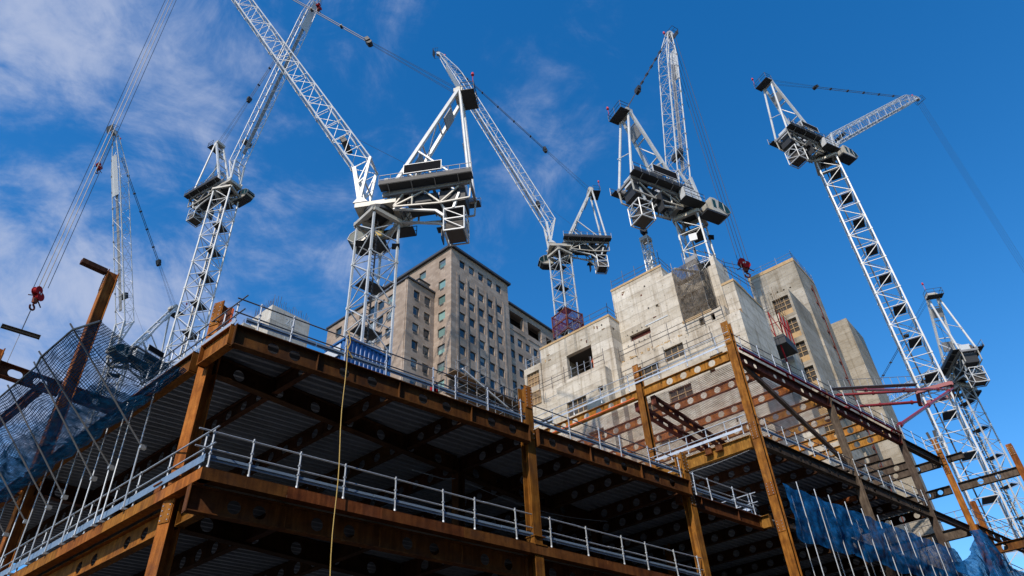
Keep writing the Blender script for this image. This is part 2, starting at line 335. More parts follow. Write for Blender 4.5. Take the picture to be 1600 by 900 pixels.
# cellular web: plate in the plane (d, up) with round holes; holes = list of (x, r, half straight length)
def web(mb, p0, d, length, up, ht, side, th, holes):
    n = 16; p0 = V(p0); holes = sorted(h for h in holes if h[0] - h[1] - h[2] > 0.08 and h[0] + h[1] + h[2] < length - 0.08)
    outl = []; x = 0.0; rects = []
    for hx, r, e in holes:
        x0 = hx - r - e - 0.05; x1 = hx + r + e + 0.05
        if x0 < x + 0.01: continue
        rects.append((x, x0)); outl.append((x0, x1, hx, r, e)); x = x1
    rects.append((x, length))
    def P(a, b, k): return p0 + d * a + up * b + side * (th * (0.5 if k else -0.5))
    for a0, a1 in rects:
        mb.add([P(a0, 0, 0), P(a1, 0, 0), P(a1, ht, 0), P(a0, ht, 0), P(a0, 0, 1), P(a1, 0, 1), P(a1, ht, 1), P(a0, ht, 1)], [(0, 1, 2, 3), (7, 6, 5, 4)])
    for x0, x1, hx, r, e in outl:
        cy = ht / 2; ring = []; box = []
        for i in range(n):
            a = 2 * PI * (i + 0.5) / n; ca, sa = math.cos(a), math.sin(a)
            ring.append((hx + r * ca + (e if ca > 0 else -e), cy + r * sa))
            if abs(ca) * (ht / 2) > abs(sa) * (x1 - x0) / 2:
                bx = x1 if ca > 0 else x0; by = cy + sa / abs(ca) * (x1 - x0) / 2
            else:
                by = ht if sa > 0 else 0; bx = hx + ca / abs(sa) * ht / 2
            box.append((bx, by))
        # snap the nearest outline point to each corner so the plate closes
        for cx_, cy_ in ((x0, 0), (x1, 0), (x1, ht), (x0, ht)):
            j = min(range(n), key=lambda k: (box[k][0] - cx_) ** 2 + (box[k][1] - cy_) ** 2); box[j] = (cx_, cy_)
        for k in (0, 1):
            vs = [P(a, b, k) for a, b in ring] + [P(a, b, k) for a, b in box]
            fs = [(i, n + i, n + (i + 1) % n, (i + 1) % n) for i in range(n)]
            mb.add(vs, fs if k else [tuple(reversed(f)) for f in fs])
        vs = [P(a, b, 0) for a, b in ring] + [P(a, b, 1) for a, b in ring]
        mb.add(vs, [(i, (i + 1) % n, n + (i + 1) % n, n + i) for i in range(n)])
def ibeam(p, q, depth=0.6, fw=0.3, tf=0.03, tw=0.02, holes=None, pitch=None, r=0.2, start=0.6, stiff=()):
    mb = MB(); p = V(p); q = V(q); d = (q - p); ln = d.length; d = d / ln; side = d.cross(Z).normalized()
    up = side.cross(d)
    mb.frame(p - side * fw / 2 - up * tf, side * fw, d * ln, up * tf)
    mb.frame(p - side * fw / 2 - up * depth, side * fw, d * ln, up * tf)
    if holes is None:
        holes = []
        if pitch:
            x = start
            while x < ln - start: holes.append((x, r, 0)); x += pitch
    else: holes = [h if len(h) == 3 else (h[0], h[1], 0) for h in holes]
    web(mb, p - up * (depth - tf), d, ln, up, depth - 2 * tf, side, tw, holes)
    for x in (0.0, ln - 0.022): mb.frame(p + d * x - side * (fw / 2 + 0.012) - up * (depth + 0.03), d * 0.022, side * (fw + 0.024), up * (depth + 0.045))
    for x in stiff: mb.frame(p + d * (x - 0.008) - side * (fw / 2 - 0.02) - up * (depth - tf), d * 0.016, side * (fw - 0.04), up * (depth - 2 * tf))
    return mb
def beam(parent, mat, p, q, name='beam', **k): return ibeam(p, q, **k).build(name, mat, parent)
def hcol(parent, mat, base, z1, size=0.38, dpt=0.4, tf=0.035, tw=0.03, ang=0.0, splice=None, bolts=True):
    # H-section column, flanges facing +-x (turned by ang)
    c, s_ = math.cos(ang), math.sin(ang); ax = V((c, s_, 0)); ay = V((-s_, c, 0)); b = V(base); h = z1 - b.z; mb = MB()
    for sg in (-1, 1):
        mb.frame(b + ax * (sg * dpt / 2 - (tf if sg > 0 else 0)) - ay * size / 2, ax * tf, ay * size, Z * h)
    mb.frame(b - ax * (dpt / 2 - tf) - ay * tw / 2, ax * (dpt - 2 * tf), ay * tw, Z * h)
    o = mb.build('column', mat, parent)
    if splice:
        for zs, hs_ in splice:
            for sg in (-1, 1):
                MB().frame(V((b.x, b.y, zs)) + ax * (sg * dpt / 2 if sg > 0 else -dpt / 2 - 0.025) - ay * (size / 2 - 0.02), ax * 0.025, ay * (size - 0.04), Z * hs_).build('splice_plate', mat, o)
            bt = MB(); k = max(2, int(hs_ / 0.13))
            for i in range(k):
                for dy in (-0.12, 0.12):
                    zc = zs + 0.07 + i * (hs_ - 0.14) / (k - 1)
                    cpt = V((b.x, b.y, zc)) - ax * (dpt / 2 + 0.025) + ay * dy
                    bt.frame(cpt - ax * 0.02 - ay * 0.013 - Z * 0.013, ax * 0.021, ay * 0.026, Z * 0.026)
            bo_ = bt.build('bolt_group', 'galv' if bolts else mat, o); bo_['kind'] = 'stuff'
    return o
def deck(parent, s0, s1, w0, w1, z, pitch=0.34, hgt=0.12, name='floor_deck', org=None, U_=None):
    # profiled steel soffit, ribs running along the front face
    mb = MB(); n = int((w1 - w0) / pitch); prof = []
    for i in range(n):
        a = w0 + i * pitch
        for dw, dz in ((0, 0), (pitch * 0.24, 0), (pitch * 0.30, hgt), (pitch * 0.94, hgt)): prof.append((a + dw, z + dz))
    prof.append((w0 + n * pitch, z))
    vs = []; 
    for a, zz in prof: vs += [W(s0, a, zz), W(s1, a, zz)]
    mb.add(vs, [(2 * i, 2 * i + 1, 2 * i + 3, 2 * i + 2) for i in range(len(prof) - 1)])
    o = mb.build(name, 'deck', parent)
    sl = MB().prism([W(s0, w0, z + hgt + 0.02), W(s1, w0, z + hgt + 0.02), W(s1, w1, z + hgt + 0.02), W(s0, w1, z + hgt + 0.02)], Z * 0.06)
    sl.build('floor_slab', 'slab', parent); return o
def guard_rail(pts, posts, label, ht=1.15, toe=(0.27, 0.43), mats=('galv', 'galv', 'bluegalv'), top=None, r=0.024, overs=0.25, toe_on=True):
    # straight run from pts[0] to pts[1]; posts = distances from pts[0]
    a = V(pts[0]); b = V(pts[1]); d = (b - a); ln = d.length; d.normalize(); side = d.cross(Z)
    t = thing('guard_rail', a, label, 'guard rail', 'guard rails along the floor edges')
    pm = MB().tube((0, 0, 0), (0, 0, ht), r * 1.12, 7); pm.tube((0, 0, 0), (0, 0, 0.10), r * 1.7, 6)
    for k in (0.38, 0.62, 0.93): pm.box(-0.034, 0.034, -0.034, 0.034, ht * k - 0.022, ht * k + 0.022)
    me = pm.mesh('post', mats[0])
    for x in posts:
        jo = inst(me, 'post', t, a + d * x)
        jo.rotation_euler = (random.uniform(-.02, .02), random.uniform(-.02, .02), 0)
    for nm, zz in (('top_rail', ht * 0.95), ('mid_rail', ht * 0.52)):
        mb = MB(); x = -overs; zz0 = zz
        while x < ln + overs - 0.01:
            x2 = min(x + random.uniform(4.5, 6.2), ln + overs); dz = random.uniform(-.012, .012)
            mb.tube(a + d * x + Z * (zz0 + dz) - side * 0.045, a + d * x2 + Z * (zz0 + random.uniform(-.02, .02)) - side * 0.045, r, 7); x = x2 - 0.12 if x2 < ln + overs - 0.2 else x2
        mb.build(nm, mats[1], t)
    if toe_on:
        x = 0.15
        while x < ln:
            x2 = min(x + random.uniform(2.3, 2.6), ln); tb = MB()
            p = a + d * x - side * 0.05 + Z * (toe[0] + random.uniform(-.01, .01))
            tb.frame(p, d * (x2 - x - 0.02), -side * 0.012, Z * (toe[1] - toe[0])); 
            tb.frame(p + Z * ((toe[1] - toe[0]) * 0.45), d * (x2 - x - 0.02), side * 0.03, Z * 0.03)
            tb.build('toe_board', mats[2], t); x = x2
    return t

# ------------------------------------------------------------------ ground
g = MB(); S = 3000; g.quad((-S, -S, 0), (S, -S, 0), (S, S, 0), (-S, S, 0))
go = g.build('ground', 'ground'); go['kind'] = 'structure'
go['label'] = 'dusty ground of the building site below the frame'

# ================================================================== FRONT FRAME (block A)
A = thing('steel_frame_building', W(0, 0, 0), 'near rusty orange steel frame with two dark floors, its corner at left', 'steel frame')
AC = [(0.35, 1.9, 16.4), (0.35, 14.9, 25.2), (11.8, 0.22, 16.3), (21.35, 0.22, 15.9)]
sp0 = [(15.6, 0.75)]
hcol(A, 'rust', W(0.35, 1.9, 0), 16.4, 0.40, 0.42, ang=rad(18), splice=[(15.45, 0.9), (9.0, 0.55)])
hcol(A, 'rust', W(0.35, 14.9, 0), 25.2, 0.40, 0.50, splice=[(24.0, 0.8)])
hcol(A, 'rust', W(11.8, 0.24, 0), 16.35, 0.38, 0.40, ang=rad(80), splice=[(15.35, 0.95), (14.0, 0.5)])
hcol(A, 'rust', W(21.35, 0.24, 0), 15.95, 0.38, 0.40, ang=rad(80), splice=[(15.0, 0.9), (13.4, 1.2)])
for s_, w_ in ((11.7, 3.85), (21.6, 5.6), (0.5, 27), (11.7, 16.5), (21.6, 17.5), (11.7, 26.5), (21.6, 26.5)):
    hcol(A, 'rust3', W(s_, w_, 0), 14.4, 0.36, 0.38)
sec = [2.72, 5.76, 8.82, 14.86, 17.92]
def floorA(zt, inset, mat_u, mat_v):
    dpt = 0.70
    # edge beams on the street face (between columns) and on the left face
    hol = [1.27, 1.98, 3.71, 4.75, 6.77, 7.77, 9.8, 10.81, 12.83, 13.83, 15.87, 16.91, 18.98, 20.0]
    for s0, s1 in ((0.0, 11.58), (12.02, 21.14)):
        beam(A, mat_u, W(s0, inset, zt), W(s1, inset, zt), depth=dpt, fw=0.26, holes=[(h - s0, 0.19) for h in hol if s0 < h < s1], stiff=[x - s0 for x in (2.72, 5.76, 8.82, 14.86, 17.92) if s0 < x < s1] + [0.01])
    for w0, w1 in ((0.02, 1.68), (2.12, 14.6), (15.2, 27)):
        hh = []; x = 1.1
        while x < w1 - w0 - .8: hh.append((x, 0.19)); hh.append((x + 1.0, 0.19)); x += 3.05
        beam(A, mat_v, W(inset + 0.02, w0 + inset, zt), W(inset + 0.02, w1, zt), depth=dpt, fw=0.26, holes=hh)
    # secondary beams running back
    for s_ in sec + [11.8, 20.9]:
        g0 = 19.30 - (OR.y + U.y * s_)          # where the first inner girder crosses
        w0 = inset + 0.15
        for a, b in ((w0, g0 - 0.16), (g0 + 0.16, g0 + 12.8), (g0 + 13.1, 27)):
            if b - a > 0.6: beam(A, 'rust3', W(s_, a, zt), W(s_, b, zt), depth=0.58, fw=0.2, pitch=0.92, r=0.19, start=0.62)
    # inner girders (square to the left face)
    for yy in (19.30, 32.25):
        for a, b in ((8.9, 19.7), (20.1, 29.4)):
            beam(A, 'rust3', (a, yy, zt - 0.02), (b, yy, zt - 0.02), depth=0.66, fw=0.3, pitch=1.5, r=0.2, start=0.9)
    deck(A, inset + 0.36, 21.3, inset + 0.36, 27, zt + 0.004)
floorA(14.5, 0.0, 'rust2', 'rust')
floorA(9.64, 0.50, 'rust2', 'rust')
# heavy edge trim of the lower floor
for p, q, sd_, m_, nm in ((W(0, 0, 9.66), W(21.1, 0, 9.66), NU, 'rust2', 'edge_trim'), (W(0, 0.0, 9.66), W(0, 27, 9.66), V((1, 0, 0)), 'rust', 'edge_trim')):
    d = (q - p); x = 0.0
    k = 0
    while x < d.length - 0.1:
        ln = min(3.05 if k else 2.4, d.length - x); dn = d.normalized()
        t_ = MB(); t_.frame(p + dn * (x + 0.004), dn * (ln - 0.008), sd_ * 0.012, Z * 0.34)
        t_.frame(p + dn * (x + 0.004) + Z * 0.322, dn * (ln - 0.008), sd_ * 0.50, Z * 0.018)
        t_.frame(p + dn * (x + 0.004) + sd_ * 0.0125, dn * (ln - 0.008), sd_ * 0.27, Z * 0.016)
        t_.build('edge_trim', m_, A); x += ln; k += 1
MB().prism([W(0.55, 0.55, 9.80), W(21.1, 0.55, 9.80), W(21.1, 26.9, 9.80), W(0.55, 26.9, 9.80)], Z * 0.17).build('floor_slab', 'slab', A)
# bracket stubs where the lower trim meets the columns
for c_, mt in ((W(0.02, 2.3, 9.98), 'rust'), (W(11.55, -0.02, 9.98), 'rust')):
    b_ = MB(); b_.frame(c_, U * 0.55, YV * 0.5, Z * 0.04); b_.frame(c_ + Z * 0.30, U * 0.5, YV * 0.45, Z * 0.03); b_.frame(c_ + U * 0.04 + YV * 0.05, U * 0.03, YV * 0.35, Z * 0.3)
    b_.build('bracket', mt, A)
# rear bay one storey higher, seen through the left net
beam(A, 'rust2', (5.9, 32.25, 18.75), (8.38, 32.25, 18.75), depth=0.62, fw=0.3, holes=[(0.7, 0.17, .12), (1.7, 0.17, .12)])
beam(A, 'rust2', (8.98, 32.25, 18.75), (19, 32.25, 18.75), depth=0.62, fw=0.3, pitch=1.6, r=0.17, start=1.0)
beam(A, 'rust2', (7.75, 32.5, 18.6), (7.75, 45, 18.6), depth=0.5, fw=0.25, pitch=1.1, r=0.15)
hcol(A, 'rust', (5.65, 32.25, 0), 19.3, 0.4, 0.42, splice=[(18.2, 0.9)])
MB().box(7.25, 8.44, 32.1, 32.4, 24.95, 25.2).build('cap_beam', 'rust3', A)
# floor cables drooping under the upper floor
cb = MB(); pts = [W(11.9, 3.6, 13.4) + U * i * 0.9 - Z * (0.35 * math.sin(PI * i / 9)) for i in range(10)]; cb.path(pts, 0.012, 4)
cb.path([W(8.2, 2.2, 12.6), W(10.6, 3.4, 13.2), W(11.4, 3.7, 13.5)], 0.02, 5)
cb.build('cable', 'bluegalv', A)

# guard rails of block A
L1s = [0.18, 1.3, 2.72, 4.19, 5.97, 7.79, 9.05, 10.86, 12.46, 14.3, 16.22, 17.6, 19.4, 20.9]
guard_rail((W(0, 0.12, 10.0), W(21.0, 0.12, 10.0)), L1s, 'galvanised guard rail on the lower floor along the street face')
L1v = [0.42, 2.24, 4.0, 5.46, 7.07, 8.52, 10.45, 12.2, 14.1, 16, 18]
guard_rail((W(0.12, 0, 10.0), W(0.12, 20, 10.0)), L1v, 'galvanised guard rail on the lower floor along the left face under the net', toe=(0.2, 0.42))
L2s = [0.73, 1.8, 3.73, 5.32, 7.27, 8.25, 9.75, 11.4, 13.99, 15.72, 16.98, 18.84, 20.91]
guard_rail((W(0.2, 0.1, 14.5), W(21.1, 0.1, 14.5)), [x - 0.2 for x in L2s], 'guard rail with blue-grey toe board on the upper floor along the street face', mats=('galv', 'darkgalv', 'bluegalv'), toe=(0.34, 0.52))
guard_rail((W(0.15, 0.1, 14.5), W(0.15, 6.2, 14.5)), [0.35, 1.05, 1.85, 2.6, 4.2, 5.9], 'short guard rail on the upper floor left face beside the corner column', mats=('galv', 'darkgalv', 'galv'))

# things standing on the upper floor edge
t = thing('fire_extinguisher', W(7.45, 0.35, 14.66), 'red fire extinguisher on the upper floor edge below the office tower', 'extinguisher')
for dx, r_ in ((0, 0.10), (0.16, 0.075)):
    e = W(7.45 + dx, 0.35, 14.66); b_ = MB().tube(e, e + Z * 0.40, r_, 10); b_.tube(e + Z * 0.40, e + Z * 0.50, r_, 10, 0.03); bo = b_.build('cylinder', 'red', t)
    MB().tube(e + Z * 0.50, e + Z * 0.57, 0.025, 6).bar(e + Z * 0.56, e + Z * 0.58 + U * 0.12, 0.02, 0.04).build('valve', 'dark', bo)
t = thing('timber_board', W(0.25, 0.95, 14.55), 'rust brown board leaning on the upper floor rail near the corner column', 'board')
MB().prism([W(0.22, 0.95, 14.95), W(0.22, 1.75, 14.95), W(0.22, 1.75, 15.75), W(0.22, 0.95, 15.75)], U * 0.02).build('panel', 'rust2', t)
MB().prism([W(0.22, 0.93, 14.55), W(0.22, 0.99, 14.55), W(0.22, 0.99, 15.72), W(0.22, 0.93, 15.72)], U * 0.06).build('edge_batten', 'orange', t)

# ------------------------------------------------------------------ left catch fan (poles + net)
fan = thing('catch_fan', W(0, 4.2, 10), 'scaffold fan of slanting tubes carrying a dark blue debris net, left face', 'scaffold')
vp = [4.17, 5.55, 6.01, 7.3, 8.2, 9.4, 10.75, 12.2, 13.6, 15.4, 17.2]
for i, wv in enumerate(vp):
    MB().tube(W(-0.06, wv, 9.99), W(-0.06 + random.uniform(-.1, .05), wv + random.uniform(-.1, .1), 14.25), 0.026, 7).build('upright_tube', 'galv', fan)
    MB().box(8.385 - .12, 8.385 + .06, W(0, wv, 0).y - .05, W(0, wv, 0).y + .05, 10.0, 10.06).build('foot_clamp', 'galv', fan)
dg = [(4.0, -3.2, 14.95), (6.0, -3.25, 14.85), (7.2, -3.0, 15.1), (9.3, -3.0, 15.1), (10.55, -3.0, 15.0), (12.4, -3.0, 15.0), (14.2, -3, 15.0), (16, -3, 15)]
for wv, dx, z_ in dg:
    MB().tube((8.385 - .1, W(0, wv, 0).y, 11.9), (8.385 + dx, W(0, wv, 0).y, z_), 0.027, 7).build('raking_tube', 'greycrane', fan)
    MB().box(8.385 - .16, 8.385 + .02, W(0, wv, 0).y - .06, W(0, wv, 0).y + .06, 11.84, 11.96).build('coupler', 'galv', fan)
oy = [W(0, x, 0).y for x in (2.3, 4, 6, 7.2, 9.3, 10.55, 12.4, 14.2, 16, 18)]
ox = [5.5, 5.32, 5.26, 5.5, 5.48, 5.45, 5.45, 5.45, 5.45, 5.45]; oz = [14.35, 14.79, 14.68, 14.95, 14.95, 14.9, 14.9, 14.9, 14.9, 14.9]
hm = MB(); hm.path([V((a, b, c)) for a, b, c in zip(ox, oy, oz)], 0.035, 6); hm.build('edge_rope', 'rope', fan)
def lerp_tab(xs, ys, x):
    for a, b, c, d in zip(xs[:-1], xs[1:], ys[:-1], ys[1:]):
        if a <= x <= b: return c + (d - c) * (x - a) / (b - a)
    return ys[-1] if x > xs[-1] else ys[0]
def sheet(fn, nu, nv, su, sv):
    mb = MB(); mb.uv = []
    for i in range(nu + 1):
        for j in range(nv + 1):
            mb.v.append(tuple(fn(i / nu, j / nv))); mb.uv.append((su * i / nu, sv * j / nv))
    for i in range(nu):
        for j in range(nv): a = i * (nv + 1) + j; mb.f.append((a, a + nv + 1, a + nv + 2, a + 1))
    return mb
from mathutils import noise as MN
def fanpt(u, v):
    y = 19.70 + u * 16.0; xo = lerp_tab(oy, ox, y); zo = lerp_tab(oy, oz, y)
    a = V((8.30, y, 13.85 + 0.05 * math.sin(y * 2))); b = V((xo, y, zo)); p = a.lerp(b, v)
    sag = math.sin(PI * v) * (0.42 + 0.12 * math.sin(y * 1.9)) + 0.18 * MN.noise(V((y * 0.9, v * 3, 0)))
    p.z -= sag * (0.6 if u < .1 else 1.0); p.x += 0.10 * MN.noise(V((y * 1.4, v * 4, 5))); return p
sheet(fanpt, 110, 26, 32, 7).build('debris_net', 'netfan', fan, True)
def bunch(u, v):
    y = 21.5 + u * 14.0; a = V((8.24, y, 13.6)); p = a.lerp(V((6.55, y, 13.75)), v)
    p.z += 0.22 * MN.noise(V((y * 1.3, v * 2.5, 2))) + 0.10 * MN.noise(V((y * 4, v * 7, 2))) - 0.25 * math.sin(PI * v); p.x += 0.2 * MN.noise(V((y * 0.8, v, 8))); return p
sheet(bunch, 120, 22, 30, 4).build('bunched_net', 'nettorn', fan, True)
def fanroll(u, v):
    y = 19.85 + u * 15.8; a = 2 * PI * v; r_ = 0.13 + 0.05 * MN.noise(V((y * 2, 0, 0)))
    return V((8.22 + r_ * math.cos(a), y, 13.92 + 0.07 * MN.noise(V((y, 3, 0))) + r_ * 0.8 * math.sin(a)))
sheet(fanroll, 90, 10, 32, 1).build('rolled_net', 'netfan', fan, True)

# hanging yellow rope
yr = MB(); pts = [V((11.9079, 16.60, 15.3)) + V((0.263, -0.02, -7.6)) * (i / 14) + V((0.03 * math.sin(i * 0.9), 0, 0)) for i in range(15)]
yr.path(pts, 0.016, 5); yr.path([V((11.9, 16.58, 15.6)), V((12.0, 16.56, 15.2)), V((11.93, 16.58, 14.9)), V((12.15, 16.56, 14.65))], 0.02, 5)
solo(yr, 'rope', 'yrope', 'long yellow rope hanging down over the street face of the near frame', 'rope')

# ================================================================== RIGHT FRAME (block B)
B = thing('steel_frame_building', W(28.7, 0.2, 0), 'taller right steel frame with open red-brown roof joists in front of concrete core', 'steel frame')
hcol(B, 'rust', W(28.75, 0.2, 0), 26.5, 0.46, 0.48, splice=[(25.0, 1.2), (18.7, 1.0), (15.5, 0.7), (13.6, 0.6)])
hcol(B, 'greysteel', W(39.25, 0.2, 0), 25.2, 0.42, 0.44)
hcol(B, 'greysteel', W(49.05, 0.2, 0), 25.3, 0.42, 0.44, splice=[(15.2, 0.7)])
hcol(B, 'rust', W(28.6, 6.62, 0), 26.2, 0.42, 0.44, splice=[(25.3, 0.8)])
for s_, w_ in ((28.6, 14), (39.2, 7.2), (34, 15), (47, 5.5)): hcol(B, 'rust2', W(s_, w_, 0), 18.9, 0.36, 0.38)
# top level: open joists
def pairs(l, st=0.9):
    h = []; x = st
    while x < l - 0.6: h += [(x, 0.17), (x + 0.95, 0.17)]; x += 3.05
    return h
for s0, s1 in ((28.98, 39.03), (39.47, 48.83)):
    beam(B, 'maroon', W(s0, 0.2, 24.5), W(s1, 0.2, 24.5), depth=0.68, fw=0.3, holes=pairs(s1 - s0))
    beam(B, 'greysteel', W(s0, 0.2, 19.0), W(s1, 0.2, 19.0), depth=0.68, fw=0.28, holes=pairs(s1 - s0))
    beam(B, 'greysteel', W(s0, 0.2, 14.5), W(s1, 0.2, 14.5), depth=0.62, fw=0.28, holes=pairs(s1 - s0))
for p0, p1 in ((W(29.0, -0.1, 24.62), W(48.9, -0.1, 24.62)),):
    MB().tube(p0, p1, 0.07, 8).build('edge_tube', 'red', B)
js = [(28.62, 0.45, 6.4, 'yellowsteel'), (28.62, 6.85, 17.5, 'rust'), (31.85, 0.35, 17.5, 'rust'), (35.1, 0.35, 17.5, 'rust'), (38.3, 0.35, 17.0, 'yellowsteel'), (41.4, 0.35, 9.5, 'yellowsteel'), (44.4, 0.35, 6.3, 'yellowsteel'), (47.2, 0.35, 6.3, 'yellowsteel')]
for s_, a, b, mt in js:
    beam(B, 'rust' if s_ == 28.62 else mt, W(s_, a, 24.5), W(s_, b, 24.5), depth=0.62, fw=0.24, pitch=0.98, r=0.225, start=1.15)
# red handrail tube hanging along the first joist
MB().tube(W(28.4, 7.0, 23.92), W(28.4, 15, 23.92), 0.05, 7).build('edge_tube', 'orange', B)
# maroon girders crossing under the joists
for yy, x0, x1 in ((18.55, 36.8, 50.5), (19.75, 36.8, 50.5)):
    beam(B, 'maroon', (x0, yy, 23.84), (x1, yy, 23.84), depth=0.60, fw=0.32, holes=[(1 + 1.25 * i, 0.16, 0.16) for i in range(10)])
# diagonal brace
MB().bar(W(29.2, 0.35, 24.2), W(38.9, 0.35, 20.0), 0.22, 0.24).build('brace', 'greysteel', B)
# level 3 slab, beams
deck(B, 28.9, 49.0, 0.55, 12.2, 19.004)
MB().prism([W(28.5, 6.7, 18.9), W(34, 6.7, 18.9), W(34, 15, 18.9), W(28.5, 15, 18.9)], Z * 0.1).build('floor_slab', 'slab', B)
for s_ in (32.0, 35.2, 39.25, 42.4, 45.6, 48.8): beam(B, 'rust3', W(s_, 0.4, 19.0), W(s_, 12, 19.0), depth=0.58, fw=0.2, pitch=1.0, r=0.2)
beam(B, 'yellowsteel', W(28.55, 0.45, 19.0), W(28.55, 6.4, 19.0), depth=0.72, fw=0.28)
beam(B, 'yellowsteel', W(28.55, 6.85, 19.0), W(28.55, 15, 19.0), depth=0.72, fw=0.28)
for wv in (2.1, 2.75):
    b_ = MB(); c_ = W(28.44, wv, 18.98); b_.frame(c_, U * -0.12, YV * 0.38, Z * 0.03); b_.frame(c_ - Z * 0.3, U * -0.1, YV * 0.38, Z * 0.3); b_.frame(c_ - Z * 0.33, U * -0.2, YV * 0.42, Z * 0.03)
    b_.build('bracket', 'rust2', B)
cb = MB(); cb.path([W(28.3, 0.6 + i * 0.6, 18.1 - 0.10 * math.sin(PI * i / 9)) for i in range(10)], 0.014, 4); cb.build('cable', 'galv', B)
MB().tube(W(39.1, 0.5, 17.75), W(39.1, 4.8, 17.75), 0.16, 10).build('tube_brace', 'rust2', B)
# level 2 link floor
beam(B, 'rust2', W(21.7, 1.0, 14.5), W(28.5, 1.0, 14.5), depth=0.62, fw=0.28, stiff=[1.7, 4.6])
beam(B, 'yellowsteel', W(28.3, 0.45, 14.5), W(28.3, 1.0, 14.5), depth=0.62, fw=0.28)
deck(B, 21.35, 49.0, 1.1, 26.0, 14.504)
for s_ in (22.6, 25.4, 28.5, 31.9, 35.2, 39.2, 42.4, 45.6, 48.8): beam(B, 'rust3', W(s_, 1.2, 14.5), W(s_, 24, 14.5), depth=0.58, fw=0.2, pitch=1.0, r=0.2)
MB().prism([W(21.5, 1.2, 9.7), W(49, 1.2, 9.7), W(49, 26, 9.7), W(21.5, 26, 9.7)], Z * 0.25).build('floor_slab', 'slab', B)
# bay beyond the third column
for s_, a, b in ((50.6, 2.6, 13), (52.3, 2.4, 12.5), (54.0, 2.0, 12)):
    beam(B, 'greysteel', W(s_, a, 24.4), W(s_, b, 24.4), depth=0.6, fw=0.24, pitch=1.25, r=0.21, start=0.9)
beam(B, 'greysteel', W(49.3, 0.2, 24.4), W(55.2, 0.2, 24.4), depth=0.66, fw=0.34)
beam(B, 'greysteel', W(49.3, 0.2, 19.0), W(55.2, 0.2, 19.0), depth=0.5, fw=0.28)
# fine net slung under the joists
def uf(u, v):
    p = W(28.9 + 12.6 * u, 0.4 + 16.0 * v, 23.80); p.z += 0.07 * MN.noise(p * 0.8) - 0.10 * math.sin(PI * ((u * 4) % 1)) ; return p
nn = sheet(uf, 40, 40, 16, 16).build('under_net', 'netfine', B, True)
# guard rails of block B
def rp(n, a, st, j=0.25): return [a + st * i + random.uniform(-j, j) for i in range(n)]
guard_rail((W(28.35, 0.2, 24.5), W(28.35, 16, 24.5)), rp(8, 0.6, 2.15), 'white guard rail on top of the right frame, side facing the near roof', mats=('galv', 'galv', 'galv'), r=0.026, toe=(0.3, 0.41))
guard_rail((W(28.9, 0.0, 24.6), W(49, 0.0, 24.6)), rp(12, 0.7, 1.72, .1), 'guard rail along the top street edge of the right frame', mats=('galv', 'darkgalv', 'bluegalv'), toe=(0.3, 0.5), r=0.026)
guard_rail((W(28.3, 0.5, 19.05), W(28.3, 6.3, 19.05)), [0.15, 1.1, 2.3, 3.6, 4.7, 5.6], 'short guard rail on the ochre edge beam of the right frame', mats=('galv', 'galv', 'galv'))
guard_rail((W(29.0, 0.0, 19.05), W(49, 0.0, 19.05)), rp(13, 0.9, 1.55, .3), 'guard rail on the middle floor street edge of the right frame', mats=('galv', 'darkgalv', 'bluegalv'), toe=(0.3, 0.5))
guard_rail((W(22.0, 0.95, 14.55), W(28.2, 0.95, 14.55)), [0.2, 1.15, 2.35, 4.3, 5.9], 'guard rail on the recessed link floor between the two frames', toe=(0.25, 0.45))
guard_rail((W(27.9, 0.9, 14.55), W(27.9, 8, 14.55)), [0.2, 0.9, 1.9, 3.2, 5], 'white guard rail running back from the link floor beside the right frame', mats=('galv', 'galv', 'galv'))
guard_rail((W(22.2, 1.5, 14.55), W(22.2, 8, 14.55)), [0.2, 0.7, 1.3, 2.2, 3.6], 'white guard rail running back at the right end of the near roof', mats=('galv', 'galv', 'galv'))
# blue net screen on poles at level 2
sc = thing('net_screen', W(28.4, -0.6, 11), 'bright blue debris net on white poles at the foot of the right frame', 'net screen')
for i, s_ in enumerate([29.6, 31.3, 32.7, 34.4, 36.2, 38.0, 39.6, 41.3, 43.1, 44.9, 46.6]):
    MB().tube(W(s_ - .12, -0.72, 9.6), W(s_, -0.72, 16.2 - 0.02 * i), 0.028, 7).build('pole', 'galv', sc)
    if i % 2 == 0: MB().tube(W(s_ + .3, -0.1, 8.5), W(s_ + .35, -0.1, 15.7), 0.024, 7).build('pole', 'galv', sc)
    MB().tube(W(s_ - .1, -0.72, 10.1), W(s_ + .35, -0.1, 8.6), 0.024, 7).build('raking_tube', 'galv', sc)
def bn(u, v):
    s_ = 28.3 + 20.2 * u; z0 = 15.85 - 0.10 * math.sin(u * 36) ** 2; z1 = 13.0 + 0.22 * MN.noise(V((s_ * 0.6, 0, 0))) + 0.10 * math.sin(s_ * 2.1)
    p = W(s_, -0.64, z0 + (z1 - z0) * v)
    return p - NU * (0.10 * math.sin(PI * v) + 0.14 * MN.noise(V((s_ * 1.1, v * 3, 1))) + 0.08 * MN.noise(V((s_ * 3.2, v * 7, 1))))
sheet(bn, 120, 24, 40, 6).build('debris_net', 'netblue', sc, True)

